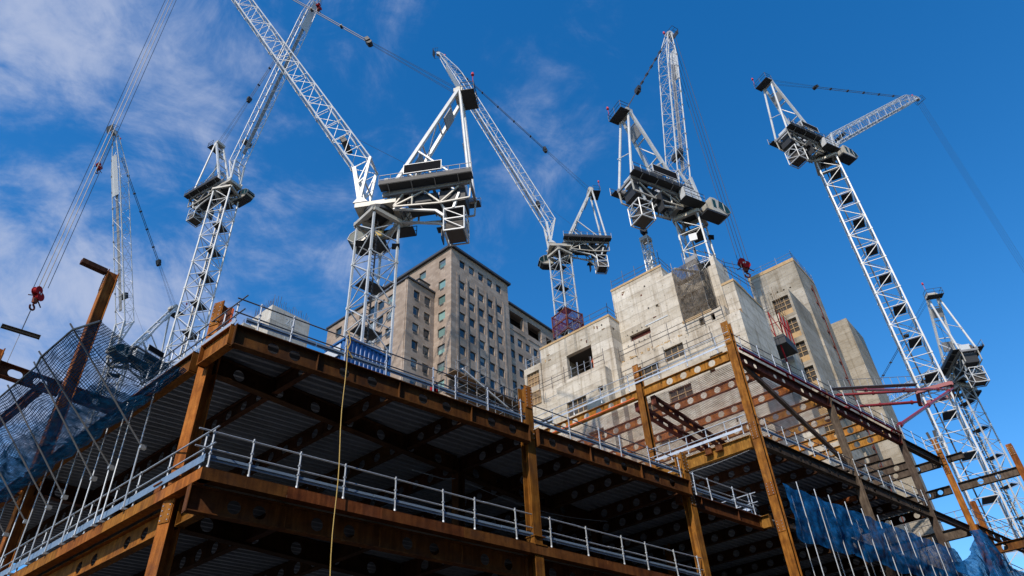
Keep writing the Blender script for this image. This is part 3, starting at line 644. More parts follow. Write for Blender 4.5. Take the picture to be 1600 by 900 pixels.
# ================================================================== FAR RIGHT FRAME (C)
Cc = thing('steel_frame_building', W(55.5, 0, 0), 'bare rusty columns and beams at far right beside the white crane mast', 'steel frame')
c1 = hcol(Cc, 'rust', W(55.5, 0, 0), 25.9, 0.40, 0.5, splice=[(24.0, .5), (23.0, 0.5)])
for sg in (-1, 1): MB().bar(W(55.5, sg * 0.2, 25.9), W(55.5, sg * 0.26, 26.7), 0.05, 0.2).build('fork_plate', 'dark', c1)
hcol(Cc, 'rust', W(55.5, -4.6, 0), 23.9, 0.42, 0.5, splice=[(23.0, .7)])
hcol(Cc, 'rust', W(61.5, 1.0, 0), 22.4, 0.4, 0.4)
hcol(Cc, 'rust', W(64.0, -4.6, 0), 21, 0.4, 0.4)
beam(Cc, 'greysteel', W(55.5, 0.3, 24.4), W(55.5, 11, 24.4), depth=0.66, fw=0.3, holes=[(1.7, .2), (3.4, .2), (5.4, .2), (7.1, .2)])
beam(Cc, 'greysteel', W(55.5, -1.5, 24.4), W(55.5, -0.3, 24.4), depth=0.5, fw=0.3)
beam(Cc, 'greysteel', W(55.5, -4.4, 22.2), W(55.5, -0.3, 22.2), depth=0.62, fw=0.3, holes=[(1.4, .2), (2.6, .2)])
beam(Cc, 'greysteel', W(55.5, 0.3, 22.2), W(55.5, 4.2, 22.2), depth=0.62, fw=0.3, holes=[(0.8, .19), (2.0, .19, .3), (3.3, .19)])
beam(Cc, 'greysteel', W(55.5, 0.3, 19.1), W(55.5, 9, 19.1), depth=0.75, fw=0.34)
beam(Cc, 'rust2', W(55.8, -0.1, 19.1), W(66, -0.1, 19.1), depth=0.6, fw=0.3, pitch=1.3, r=0.2)
beam(Cc, 'rust2', W(55.5, -8, 17.4), W(55.5, -0.4, 17.4), depth=0.66, fw=0.3, pitch=1.5, r=0.22)
for p, q, l_ in ((W(49.4, 0.1, 24.5), W(55.2, 0.1, 24.5), 'thin guard rail leading to the far right column below the red crane ties'), (W(55.6, 0.4, 19.2), W(55.6, 6, 19.2), 'pale guard rail on a low beam behind the far right column'), (W(55.9, -0.2, 19.2), W(65, -0.2, 19.2), 'guard rail on the lowest beam at the right edge of the picture')):
    guard_rail((p, q), rp(max(3, int((q - p).length / 1.9)), 0.4, 1.8, .1), l_, mats=('galv', 'darkgalv', 'bluegalv'), toe_on=False)
gt = thing('edge_gate', W(54.3, 0.3, 24.5), 'small white barrier gate in front of the far right column', 'gate')
for zz in (0.15, 0.62, 1.1): MB().tube(W(54.2, 0.4, 24.5 + zz), W(54.2, -1.3 + .2, 24.5 + zz), 0.035, 6).build('bar', 'white', gt)
for wv in (0.35, -0.35, -1.05): MB().tube(W(54.2, wv, 24.5), W(54.2, wv, 25.65), 0.035, 6).build('post', 'white', gt)
def heap(u, v):
    s_ = 45.6 + 15 * u; zt = 14.6 + 2.7 * math.exp(-((u - .47) / .2) ** 2) + 1.3 * u; zb = 12.0
    p = W(s_, -1.0 - 1.2 * v, zt + (zb - zt) * v); return p - NU * (0.5 * MN.noise(V((s_ * .7, v * 3, 9))) + .25 * MN.noise(V((s_ * 2.2, v * 6, 4))))
hp = sheet(heap, 70, 24, 24, 8)
ho = solo(hp, 'debris_net', 'netblue', 'dark blue net hung in a peak at the lower right corner', 'net', smooth=True)
MB().tube(W(52.4, -1.3, 11), W(53.2, -0.9, 17.6), 0.03, 6).build('pole', 'greycrane', ho)
MB().tube(W(55.4, -1.5, 11), W(56.2, -1.0, 17.6), 0.03, 6).build('pole', 'greycrane', ho)

# ================================================================== walls with openings
def wall(mb, o, ax, width, z0, z1, ops, nin, rev=0.3):
    # o: start corner (x, y), ax: unit direction, ops: (a0, a1, b0, b1) measured along ax and in z
    o = V((o[0], o[1], 0)); ax = V(ax); nin = V(nin)
    xs = sorted({0.0, width} | {x for q in ops for x in q[:2]}); zs = sorted({z0, z1} | {x for q in ops for x in q[2:]})
    def P(a, z, k=0.0): return o + ax * a + Z * z + nin * k
    for i in range(len(xs) - 1):
        run = None
        for j in range(len(zs) - 1):
            cx_, cz_ = (xs[i] + xs[i + 1]) / 2, (zs[j] + zs[j + 1]) / 2
            hole = any(q[0] < cx_ < q[1] and q[2] < cz_ < q[3] for q in ops)
            if not hole:
                if run is None: run = zs[j]
            if run is not None and (hole or j == len(zs) - 2):
                top = zs[j] if hole else zs[j + 1]
                mb.quad(P(xs[i], run), P(xs[i + 1], run), P(xs[i + 1], top), P(xs[i], top)); run = None
    for a0, a1, b0, b1 in ops:
        mb.quad(P(a0, b0), P(a0, b1), P(a0, b1, rev), P(a0, b0, rev)); mb.quad(P(a1, b1), P(a1, b0), P(a1, b0, rev), P(a1, b1, rev))
        mb.quad(P(a1, b0), P(a0, b0), P(a0, b0, rev), P(a1, b0, rev)); mb.quad(P(a0, b1), P(a1, b1), P(a1, b1, rev), P(a0, b1, rev))
def block(parent, mat, x0, x1, y0, y1, z0, z1, vops=(), uops=(), rev=0.35, name='wall'):
    # concrete box: left (-x) face with openings vops (y from y0), street (-y) face with openings uops (x from x0)
    mb = MB()
    wall(mb, (x0, y0), (0, 1, 0), y1 - y0, z0, z1, list(vops), (1, 0, 0), rev)
    wall(mb, (x0, y0), (1, 0, 0), x1 - x0, z0, z1, list(uops), (0, 1, 0), rev)
    mb.quad((x1, y0, z0), (x1, y1, z0), (x1, y1, z1), (x1, y0, z1)); mb.quad((x0, y1, z0), (x0, y1, z1), (x1, y1, z1), (x1, y1, z0))
    mb.quad((x0, y0, z1), (x1, y0, z1), (x1, y1, z1), (x0, y1, z1))
    o = mb.build(name, mat, parent)
    return o
def ply_edge(parent, x0, y0, y1, z, x1=None, h=0.22):
    b_ = MB(); b_.box(x0 - 0.05, x0 + 0.02, y0 - 0.05, y1 + 0.05, z - 0.02, z + h)
    b_.build('edge_board', 'ply', parent)
    if x1: MB().box(x0 + 0.03, x1, y0 - 0.05, y0 + 0.02, z - 0.02, z + h).build('edge_board', 'ply', parent)
def top_rails(parent, pts, z, n, h=1.2, mat='darkgalv', jit=0.5):
    # scaffold tube rails along a core top: standards of uneven height, two ledgers
    for a, b in zip(pts[:-1], pts[1:]):
        a = V((*a, z)); b = V((*b, z)); d = b - a; k = max(2, int(n * d.length))
        for i in range(k + 1):
            p = a + d * (i / k); MB().tube(p, p + Z * (h + random.random() * jit), 0.03, 5).build('standard', mat, parent)
        for zz in (0.55, 1.05):
            MB().tube(a + Z * zz, b + Z * (zz + random.uniform(-.05, .05)), 0.028, 5).build('ledger', mat, parent)
def boards(parent, x, y0, y1, z0, z1, ncol, nrow, mat='board', xr=0.22, fr='ply'):
    # boarded opening: infill boards and timber battens, in a left-facing recess
    b_ = MB(); b_.box(x + xr, x + xr + 0.03, y0, y1, z0, z1); o = b_.build('infill_board', mat, parent)
    for i in range(ncol + 1):
        yy = y0 + (y1 - y0) * i / ncol; MB().box(x + xr - 0.05, x + xr - 0.002, yy - 0.03, yy + 0.03, z0, z1).build('batten', fr, o)
    for j in range(nrow + 1):
        zz = z0 + (z1 - z0) * j / nrow; MB().box(x + xr - 0.075, x + xr - 0.052, y0, y1, zz - 0.035, zz + 0.035).build('batten', fr, o)
def bolts_v(parent, x, pts):
    for y, z in pts:
        MB().box(x - 0.10, x + 0.01, y - 0.035, y + 0.035, z - 0.035, z + 0.035).build('tie_bolt', 'rebar', parent)

# ------------------------------------------------------------------ pale core (left + middle + fins)
K = thing('concrete_core', (50.31, 30, 0), 'pale board-marked concrete core stepping up behind the right frame', 'concrete core')
xl = 50.31
block(K, 'conc', xl, 58, 28.37, 36.93, 0, 42.0, vops=[(2.44, 5.43, 37.24, 39.85)], uops=[(0.35, 0.75, 40.6, 40.9)], rev=0.45)
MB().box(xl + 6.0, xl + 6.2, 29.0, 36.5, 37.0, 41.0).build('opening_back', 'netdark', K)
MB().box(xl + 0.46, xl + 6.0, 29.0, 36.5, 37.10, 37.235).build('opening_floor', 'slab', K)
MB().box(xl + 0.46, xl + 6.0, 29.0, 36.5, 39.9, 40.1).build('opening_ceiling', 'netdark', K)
for yy in (30.3, 34.2): MB().box(xl + .46, xl + 6, yy - .05, yy + .05, 37.24, 39.89).build('opening_side', 'conc2', K)
ply_edge(K, xl, 28.37, 36.93, 42.0, 58)
block(K, 'conc', xl - 0.15, 57, 36.95, 39.1, 0, 40.45, vops=[(0.25, 1.85, 38.1, 39.75)])
boards(K, xl - 0.15, 37.2, 38.8, 38.1, 39.75, 4, 3)
for zz in (36.0, 33.4): boards(K, xl - 0.4, 37.2, 38.8, zz, zz + 1.4, 4, 2)
xm = 52.05
hol = (2.15, 2.4, 41.75, 42.05); slot = (3.45, 5.7, 39.35, 40.0)
block(K, 'conc', xm, 55.9, 22.72, 28.6, 0, 46.05, vops=[(hol[0] - 1.02, hol[1] - 1.02, hol[2], hol[3]), (slot[0] - 1.02, slot[1] - 1.02, slot[2], slot[3])])
block(K, 'conc', xm, 55.9, 21.7, 22.715, 0, 44.76)
MB().box(xm + 0.3, xm + 0.36, 24.9, 27.6, 39.2, 40.1).build('slot_board', 'maroon', K)
bolts_v(K, xm, [(25.4 + 0.55 * i, 40.2 + (i % 2) * 0.12) for i in range(5)] + [(25.3 + 0.6 * i, 39.0 - (i % 2) * 0.1) for i in range(5)])
MB().box(xm - 0.04, xm - 0.005, 23.1, 25.6, 40.25, 40.38).build('white_trim', 'white', K)
ply_edge(K, xm, 22.72, 28.6, 46.05)
# lower, slightly forward parts with boarded windows
xw = 51.1
lowops = []
for (y_, z_, w_, h_) in ((21.9, 35.0, 1.9, 1.3), (24.6, 34.2, 2.4, 1.3), (22.0, 31.0, 2.2, 1.2), (25.5, 30.3, 1.8, 1.6), (18.6, 33.5, 1.2, 0.3), (19.6, 32.3, .5, .35), (23.5, 27.6, 2.4, 1.1), (20.4, 30.2, 0.4, .4)):
    lowops.append((y_ - 16.2, y_ - 16.2 + w_, z_, z_ + h_))
block(K, 'conc', xw, 57.5, 16.2, 28.35, 0, 36.9, vops=lowops)
for a0, a1, b0, b1 in lowops:
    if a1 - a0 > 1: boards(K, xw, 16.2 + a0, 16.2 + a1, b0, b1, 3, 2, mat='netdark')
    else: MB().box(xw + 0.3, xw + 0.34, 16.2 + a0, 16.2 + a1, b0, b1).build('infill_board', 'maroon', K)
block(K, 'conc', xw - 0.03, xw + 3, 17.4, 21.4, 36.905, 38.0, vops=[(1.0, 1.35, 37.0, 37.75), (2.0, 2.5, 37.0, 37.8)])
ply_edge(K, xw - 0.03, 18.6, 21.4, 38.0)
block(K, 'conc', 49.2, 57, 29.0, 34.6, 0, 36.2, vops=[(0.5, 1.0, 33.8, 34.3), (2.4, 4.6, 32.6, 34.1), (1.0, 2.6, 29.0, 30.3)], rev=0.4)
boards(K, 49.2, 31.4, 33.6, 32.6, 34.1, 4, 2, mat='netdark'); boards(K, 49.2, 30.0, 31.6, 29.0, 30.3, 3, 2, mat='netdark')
block(K, 'conc', 49.6, 57, 34.62, 38.6, 0, 35.3, vops=[(1.0, 2.4, 33.0, 33.8)])
# rubble line of debris and scaffold on the ledge
rb = MB()
for i in range(60):
    y_ = random.uniform(21.8, 28.3); s_ = random.uniform(.04, .14); x_ = xw + random.uniform(-.1, .5); z_ = 36.9
    rb.frame((x_, y_, z_), (s_, random.uniform(-.05, .05), 0), (0, s_ * 1.4, random.uniform(-.05, .05)), (0, 0, random.uniform(.06, .30)))
ro = rb.build('loose_timber', 'ply', K); ro['kind'] = 'stuff'
top_rails(K, [(xw - .3, 17.6), (xw - .3, 28.2)], 36.9, 0.6, 1.5, 'rebar', 0.9)
top_rails(K, [(xw - .5, 19), (xw - .5, 28.2)], 34.6, 0.5, 1.3, 'rebar', 0.5)
top_rails(K, [(49.1, 28.9), (49.1, 36.5)], 36.2, 0.7, 1.2, 'rebar', 0.6)
top_rails(K, [(xl + .25, 31.2), (xl + .25, 33.6)], 37.25, 1.4, 1.25, 'galv', 0.3)
top_rails(K, [(xl + 0.1, 36.9), (xl + .1, 28.45), (56, 28.45)], 42.2, 0.55, 1.1, 'darkgalv', 0.4)
top_rails(K, [(xm + .1, 28.5), (xm + .1, 22.8), (55.6, 22.8)], 46.25, 0.75, 1.2, 'darkgalv', 0.9)
top_rails(K, [(50.3, 38.9), (50.3, 36.95)], 40.45, 0.9, 1.2, 'galv', 0.4)
# fins, recess and pillar right of the shaft
block(K, 'conc', 53.5, 54.2, 18.35, 18.72, 36, 44.5)
block(K, 'conc', 53.5, 56.4, 17.92, 18.34, 36, 45.5)
block(K, 'conc2', 54.6, 57, 16.9, 17.9, 36, 42.6)
block(K, 'conc', 52.05, 58.5, 16.28, 17.38, 30, 40.65)
MB().box(52.0, 52.06, 16.28 + .02, 16.55, 36.2, 37.6).build('timber_patch', 'board', K)
ply_edge(K, 52.05, 16.28, 17.38, 40.65, 58)
top_rails(K, [(53.3, 17.2), (58, 16.4)], 42.6, 0.9, 1.0, 'rebar', 1.2); top_rails(K, [(53.6, 18.6), (56.4, 18.0), (58.2, 17.0)], 45.4, 0.8, 0.9, 'rebar', 0.8)
# netted scaffold shaft
SH = thing('scaffold_shaft', (51.35, 20, 30), 'scaffold tower wrapped in brown netting against the pale core', 'scaffold')
for yy in (18.85, 20.1, 21.4):
    for xx in (51.4, 53.3):
        if (xx > 53 and yy > 19): continue
        MB().tube((xx, yy, 37.0), (xx, yy, 45.0 + random.random()), 0.035, 6).build('standard', 'greycrane', SH)
zz = 37.6
while zz < 44.6:
    MB().tube((51.38, 18.8, zz), (51.38, 21.45, zz), 0.03, 5).build('ledger', 'greycrane', SH)
    MB().tube((51.4, 18.83, zz), (53.3, 18.83, zz), 0.03, 5).build('ledger', 'greycrane', SH)
    MB().box(51.45, 52.0, 18.9, 21.35, zz - .06, zz - .02).build('scaffold_board', 'board', SH)
    sg = 1 if int(zz * 2) % 2 else -1
    MB().bar((51.5, 20.1 - sg * 1.1, zz), (51.5, 20.1 + sg * 1.1, zz + 1.7), 0.22, 0.05, (1, 0, 0)).build('stair_flight', 'greycrane', SH)
    MB().tube((51.36, 18.85, zz), (51.36, 21.4, zz + 1.75), 0.028, 5).build('brace', 'greycrane', SH)
    MB().tube((51.42, 18.80, zz + 1.7), (53.3, 18.80, zz), 0.028, 5).build('brace', 'rebar', SH)
    zz += 1.75
def n1(u, v): 
    p = V((51.30, 21.45 - 2.65 * u, 37.2 + 7.1 * v)); p.x += 0.08 * MN.noise(p * 1.3); return p
sheet(n1, 10, 26, 2.65, 7.1).build('debris_net', 'netbrown', SH, True)
def n2(u, v):
    p = V((51.32 + 2.0 * u, 18.76, 37.2 + 7.0 * v)); p.y += 0.07 * MN.noise(p * 1.3); return p
sheet(n2, 8, 26, 2.0, 7.0).build('debris_net', 'netbrown', SH, True)
MB().box(52.0, 52.1, 18.9, 20.2, 44.4, 45.4).build('mesh_panel', 'greycrane', SH)
block(K, 'conc2', 53.35, 55.9, 18.74, 21.68, 36, 44.3)
# worker in the opening of the left core
def person(loc, label, rz=0.0, h=1.75):
    t = thing('person', loc, label, 'person')
    vs = [(0, 0, .95), (0, 0, 1.18), (0, 0, 1.42), (0, 0, 1.52), (0, 0.01, 1.66),
          (.10, 0, .90), (.11, .02, .48), (.11, 0, .06), (.12, .14, .04), (-.10, 0, .90), (-.12, .03, .48), (-.12, 0, .06), (-.13, .14, .04),
          (.20, 0, 1.40), (.27, .02, 1.13), (.22, .20, 1.00), (.2, .28, .98), (-.20, 0, 1.40), (-.28, .02, 1.13), (-.22, .20, 1.02), (-.2, .28, 1.0)]
    rs = [.15, .14, .13, .06, .10, .09, .07, .05, .045, .09, .07, .05, .045, .065, .05, .04, .035, .065, .05, .04, .035]
    ed = [(0, 1), (1, 2), (2, 3), (3, 4), (0, 5), (5, 6), (6, 7), (7, 8), (0, 9), (9, 10), (10, 11), (11, 12), (2, 13), (13, 14), (14, 15), (15, 16), (2, 17), (17, 18), (18, 19), (19, 20)]
    c, s_ = math.cos(rz), math.sin(rz)
    me = bpy.data.meshes.new('body'); me.from_pydata([(x * c - y * s_, x * s_ + y * c, z) for x, y, z in vs], ed, []); me.materials.append(M['orange'])
    o = bpy.data.objects.new('body', me); col.objects.link(o); o.parent = t; wloc[o.name] = V(loc)
    md = o.modifiers.new('skin', 'SKIN'); sk = me.skin_vertices[0].data
    for i, r_ in enumerate(rs): sk[i].radius = (r_, r_ * 0.85)
    sk[0].use_root = True
    sb = o.modifiers.new('sub', 'SUBSURF'); sb.levels = 1; sb.render_levels = 1
    b = V(loc)
    MB().tube(b + Z * 1.70, b + Z * 1.78, 0.125, 10, 0.09).tube(b + Z * 1.78, b + Z * 1.82, 0.09, 10, 0.02).build('helmet', 'white', t)
    MB().tube(b + Z * 1.56, b + Z * 1.70, 0.085, 10, 0.10).build('head', 'skin', t)
    return t
person((xl + 0.75, 31.15, 37.25), 'worker in orange clothing standing in the dark opening of the pale core', 1.6)

# placing mast on the core top
PM = thing('placing_mast', (55.4, 25.2, 46), 'small white lattice mast standing on the pale core roof', 'mast')
for dx, dy in ((-.42, -.42), (.42, -.42), (-.42, .42), (.42, .42)): MB().bar((55.4 + dx, 25.2 + dy, 46), (55.4 + dx, 25.2 + dy, 53.4), 0.10).build('chord', 'white', PM)
for i in range(6):
    z_ = 46.4 + i * 1.2; q = [(-.42, -.42), (.42, -.42), (.42, .42), (-.42, .42)]
    lb = MB()
    for a, b in zip(q, q[1:] + q[:1]): lb.bar((55.4 + a[0], 25.2 + a[1], z_), (55.4 + b[0], 25.2 + b[1], z_), .06).bar((55.4 + a[0], 25.2 + a[1], z_), (55.4 + b[0], 25.2 + b[1], z_ + 1.2), .05)
    lb.build('lattice_brace', 'white', PM)
MB().tube((55.4, 25.2, 46), (55.4, 25.2, 51.6), 0.2, 10).build('pipe', 'white', PM)
MB().box(54.9, 55.9, 24.7, 25.7, 53.0, 53.45).build('head_box', 'cream', PM)
MB().box(55.1, 55.7, 24.9, 25.5, 54.2, 54.9).bar((55.4, 25.2, 53.4), (55.4, 25.2, 54.3), .08).build('basket', 'dark', PM)

# ------------------------------------------------------------------ grey core further back (bays, tall block, far block)
R1 = thing('concrete_core', (77.8, 19, 0), 'grey concrete core with stacked boarded window bays behind the right frame', 'concrete core')
x1 = 77.8; bays = []
for i in range(6): bays.append((0.29, 2.39, 52.5 - 3.42 * i - 0.8, 54.4 - 3.42 * i))
block(R1, 'conc2', x1, 85, 18.06, 21.1, 0, 55.1, vops=bays, rev=0.6)
for a0, a1, b0, b1 in bays:
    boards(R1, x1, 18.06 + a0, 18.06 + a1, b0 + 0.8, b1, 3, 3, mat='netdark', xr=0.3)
    MB().box(x1 + 0.12, x1 + 0.18, 18.06 + a0 + .02, 18.06 + a1 - .02, b0 + .02, b0 + 0.78).build('plywood_panel', 'ply', R1)
block(R1, 'conc2', 85.02, 93, 17.8, 24.5, 0, 64.2, vops=[(1.5 + .9 * i, 1.72 + .9 * i, 60.0 + .1 * i, 60.22 + .1 * i) for i in range(4)])
block(R1, 'conc2', x1 + .5, 85, 21.12, 24.2, 0, 52)
ply_edge(R1, 85.02, 17.8, 24.5, 64.0, 92.5, 0.5)
top_rails(R1, [(85.0, 24.5), (85.0, 17.8), (92.6, 17.8)], 64.4, 0.45, 1.2, 'greycrane', 0.3)
for z_ in range(14): MB().box(89.2, 89.9, 17.72, 17.79, 30 + 2.4 * z_, 30.3 + 2.4 * z_).build('anchor_bracket', 'maroon', R1)
MB().tube((89.5, 17.6, 28), (89.5, 17.6, 62), 0.07, 6).build('red_riser', 'maroon', R1)
block(R1, 'conc2', 96, 103, 16.15, 22, 0, 59.0)
# scaffold and hoist platform between the two cores
HP = thing('hoist_platform', (70.0, 20.5, 40), 'red lattice hoist platform hung between the pale and grey cores', 'hoist platform')
c0 = V((72.5, 19.4, 45.2))
MB().box(71.0, 74.2, 18.6, 21.2, 45.0, 45.35).build('platform_floor', 'dark', HP)
MB().box(71.0, 74.2, 18.55, 21.3, 44.2, 44.95).build('platform_beam', 'dark', HP)
for (a, b) in (((71, 18.6), (71, 21.2)), ((71, 18.6), (74.2, 18.6)), ((71, 21.2), (74.2, 21.2))):
    for k in range(4):
        p = V((a[0] + (b[0] - a[0]) * k / 3, a[1] + (b[1] - a[1]) * k / 3, 45.3)); MB().tube(p, p + Z * 3.4, 0.06, 5).build('red_post', 'red', HP)
        if k < 3:
            q = V((a[0] + (b[0] - a[0]) * (k + 1) / 3, a[1] + (b[1] - a[1]) * (k + 1) / 3, 45.3)); MB().tube(p, q + Z * 3.4, 0.045, 5).tube(p + Z * 1.7, q + Z * 1.7, .045, 5).build('red_brace', 'red', HP)
for dy in (-.6, .6): MB().tube((71.2, 19.9 + dy, 44.3), (73.5, 19.9 + dy * .2, 40.5), 0.09, 6).build('red_strut', 'red', HP)
block(R1, 'conc', 75.0, 77.7, 19.4, 23.5, 0, 50.5)
top_rails(R1, [(75, 23.4), (75, 19.5), (77.7, 19.4)], 50.5, 1.2, 2.6, 'board', 2.2); top_rails(R1, [(78.2, 24), (78.2, 21.2)], 53.0, 1.5, 3.0, 'rebar', 2.5)

# ------------------------------------------------------------------ small numbered core
NC = thing('concrete_core', (47.75, 87.9, 0), 'grey concrete lift core with painted floor numbers and rebar on top', 'concrete core')
block(NC, 'conc3', 47.75, 55.1, 87.9, 93.6, 0, 73.2)
block(NC, 'conc3', 45.6, 47.7, 92.0, 95.5, 0, 70.6)
rbm = MB()
for i in range(46):
    if i < 18: p = V((47.9, 88.1 + i * .31, 73.2))
    elif i < 38: p = V((48.0 + (i - 18) * .36, 88.1, 73.2))
    else: p = V((45.8 + random.random() * 1.6, 92.2 + random.random() * 3, 70.6))
    h_ = random.uniform(0.9, 1.9) * (1.35 if 14 < i < 22 else 1); tl = V((random.uniform(-.08, .08), random.uniform(-.08, .08), h_))
    MB().tube(p, p + tl, 0.035, 4).build('rebar', 'rebar', NC)
def text_part(s, parent, loc, size, rot, mat='numb', name='painted_number'):
    cu = bpy.data.curves.new(name, 'FONT'); cu.body = s; cu.size = size; cu.extrude = 0.002; cu.align_x = 'CENTER'; cu.align_y = 'CENTER'; cu.resolution_u = 3
    tmp = bpy.data.objects.new('tmp', cu); col.objects.link(tmp)
    dg_ = bpy.context.evaluated_depsgraph_get(); dg_.update()
    me = bpy.data.meshes.new_from_object(tmp.evaluated_get(dg_)); bpy.data.objects.remove(tmp)
    me.materials.clear(); me.materials.append(M[mat])
    o = bpy.data.objects.new(name, me); col.objects.link(o); o.parent = parent; o.location = V(loc) - wloc[parent.name]; o.rotation_euler = rot
    wloc[o.name] = V(loc); return o
for s_, z_ in (('20', 71.3), ('19', 67.9), ('18', 64.2)): text_part(s_, NC, (51.3, 87.88, z_), 1.9, (PI / 2, 0, 0))

# ================================================================== office tower
T = thing('office_tower', (75.3, 74.6, 0), 'stone-clad office tower with rows of dark square windows behind the site', 'building')
XT, YT, ZT = 75.3, 74.6, 94.9
rows = [92.2, 87.0] + [83.3 - 3.68 * i for i in range(10)]
def win_mesh(w_, h_, along):
    f_ = MB(); t_ = 0.07
    if along == 'x':
        f_.box(-w_ / 2, w_ / 2, 0, .06, -h_ / 2, -h_ / 2 + t_); f_.box(-w_ / 2, w_ / 2, 0, .06, h_ / 2 - t_, h_ / 2)
        f_.box(-w_ / 2, -w_ / 2 + t_, 0, .06, -h_ / 2 + t_, h_ / 2 - t_); f_.box(w_ / 2 - t_, w_ / 2, 0, .06, -h_ / 2 + t_, h_ / 2 - t_)
        p_ = MB().box(-w_ / 2 + t_, w_ / 2 - t_, .03, .05, -h_ / 2 + t_, h_ / 2 - t_)
    else:
        f_.box(0, .06, -w_ / 2, w_ / 2, -h_ / 2, -h_ / 2 + t_); f_.box(0, .06, -w_ / 2, w_ / 2, h_ / 2 - t_, h_ / 2)
        f_.box(0, .06, -w_ / 2, -w_ / 2 + t_, -h_ / 2 + t_, h_ / 2 - t_); f_.box(0, .06, w_ / 2 - t_, w_ / 2, -h_ / 2 + t_, h_ / 2 - t_)
        p_ = MB().box(.03, .05, -w_ / 2 + t_, w_ / 2 - t_, -h_ / 2 + t_, h_ / 2 - t_)
    return f_.mesh('window', 'frame'), p_
WX, PX = win_mesh(1.5, 1.86, 'x'); WY, PY = win_mesh(1.85, 1.9, 'y')
PXd = PX.mesh('pane', 'glass'); PYd = PY.mesh('pane', 'glass'); PXg = PX.mesh('pane', 'glassg'); PYg = PY.mesh('pane', 'glassg')
LV = MB()
for i in range(5): LV.box(-.5, .5, .0, .10, -.22 + i * .1, -.16 + i * .1)
LVX = LV.mesh('louvre', 'louvre')
LV = MB()
for i in range(5): LV.box(.0, .10, -.5, .5, -.22 + i * .1, -.16 + i * .1)
LVY = LV.mesh('louvre', 'louvre')
_bl = {}
def blind_mesh(face, bh):
    if (face, bh) not in _bl:
        w_, h_ = (1.5, 1.86) if face == 'x' else (1.85, 1.9); b_ = MB()
        if face == 'x': b_.box(-w_ / 2 + .08, w_ / 2 - .08, .02, .028, h_ / 2 - .07 - bh, h_ / 2 - .07)
        else: b_.box(.02, .028, -w_ / 2 + .08, w_ / 2 - .08, h_ / 2 - .07 - bh, h_ / 2 - .07)
        _bl[(face, bh)] = b_.mesh('blind', 'blind')
    return _bl[(face, bh)]
def windows(face, parent, o, cols, rws, rec=0.22, pale=0.0, louvre=False):
    ops = []; w_, h_ = (1.5, 1.86) if face == 'x' else (1.85, 1.9)
    for c_ in cols:
        for r_ in rws:
            ops.append((c_ - w_ / 2, c_ + w_ / 2, r_ - h_ / 2, r_ + h_ / 2))
            if face == 'x': loc = V((o[0] + c_, o[1] + rec, r_))
            else: loc = V((o[0] + rec, o[1] + c_, r_))
            wd = inst(WX if face == 'x' else WY, 'window', parent, loc)
            pl = random.random() < pale
            inst((PXg if pl else PXd) if face == 'x' else (PYg if pl else PYd), 'pane', wd, loc)
            if random.random() < 0.4:
                bh = random.choice((0.5, 0.8, 1.2)); inst(blind_mesh(face, bh), 'blind', wd, loc)
            if louvre:
                l2 = loc - Z * 1.22 + (V((0, -rec - .02, 0)) if face == 'x' else V((-rec - .02, 0, 0)))
                inst(LVX if face == 'x' else LVY, 'louvre', wd, l2)
    return ops
# main block: street face (x) and left face (y)
cx5 = [3.05 + 2.67 * i for i in range(5)]
opx = windows('x', T, (XT, YT), cx5, rows[:12], pale=0.12)
mb = MB(); wall(mb, (XT, YT), (1, 0, 0), 16.7, 20, ZT, opx, (0, 1, 0), 0.24); mb.build('street_wall', 'stone', T)
opy = windows('y', T, (XT, YT), [2.45], rows[:12], pale=0.85, louvre=True)
opy += windows('y', T, (XT, YT), [7.95, 12.2], rows[:1], pale=0.5)
mb = MB(); wall(mb, (XT, YT), (0, 1, 0), 24, 20, ZT, opy, (1, 0, 0), 0.24)
mb.quad((XT, YT, ZT), (XT + 16.7, YT, ZT), (XT + 16.7, YT + 24, ZT), (XT, YT + 24, ZT)); mb.quad((XT + 16.7, YT, 20), (XT + 16.7, YT + 24, 20), (XT + 16.7, YT + 24, ZT), (XT + 16.7, YT, ZT))
mb.build('side_wall', 'stone', T)
# faint pilaster strips between the window columns
for i in range(6):
    xx = XT + 3.05 - 1.335 + 2.67 * i
    MB().box(xx - 0.22, xx + 0.22, YT - 0.07, YT - 0.004, 20, 89.4).build('pilaster', 'stone', T)
    if i < 5: MB().box(xx + 0.36, xx + 0.44, YT - 0.06, YT - 0.004, 20, 89.2).build('reveal_strip', 'roof', T)
rf = MB(); rf.box(XT - .55, XT + 17.2, YT - .55, YT + 24.5, ZT + .004, ZT + .5); rf.build('roof_edge', 'roof', T)
# projecting left annex
AX, AY, AZ = 68.5, 79.0, 85.7
opy = windows('y', T, (AX, AY), [4.6, 7.3, 10.0, 12.7, 19.8], [r_ for r_ in rows[1:11] if r_ < AZ - 2], pale=0.35, louvre=True)
mb = MB(); wall(mb, (AX, AY), (0, 1, 0), 23.5, 20, AZ, opy, (1, 0, 0), 0.24)
opx = windows('x', T, (AX, AY), [2.3, 5.0], [r_ - .3 for r_ in rows[1:12] if r_ < AZ - 1.5], pale=0.0, louvre=True)
wall(mb, (AX, AY), (1, 0, 0), 6.8, 20, AZ, opx, (0, 1, 0), 0.24)
mb.quad((AX, AY, AZ), (XT, AY, AZ), (XT, AY + 23.5, AZ), (AX, AY + 23.5, AZ)); mb.build('annex_wall', 'stone', T)
MB().box(AX - .3, XT - .01, AY - .3, AY + 23.8, AZ + .004, AZ + .35).build('annex_roof_edge', 'roof', T)
MB().box(AX - .12, AX - .004, AY + 0.25, AY + 0.7, 20, AZ).build('pilaster', 'stone', T)
MB().tube((AX - .1, AY + 19.0 - 1.9, 20), (AX - .1, AY + 19.0 - 1.9, AZ), 0.08, 6).build('downpipe', 'roof', T)
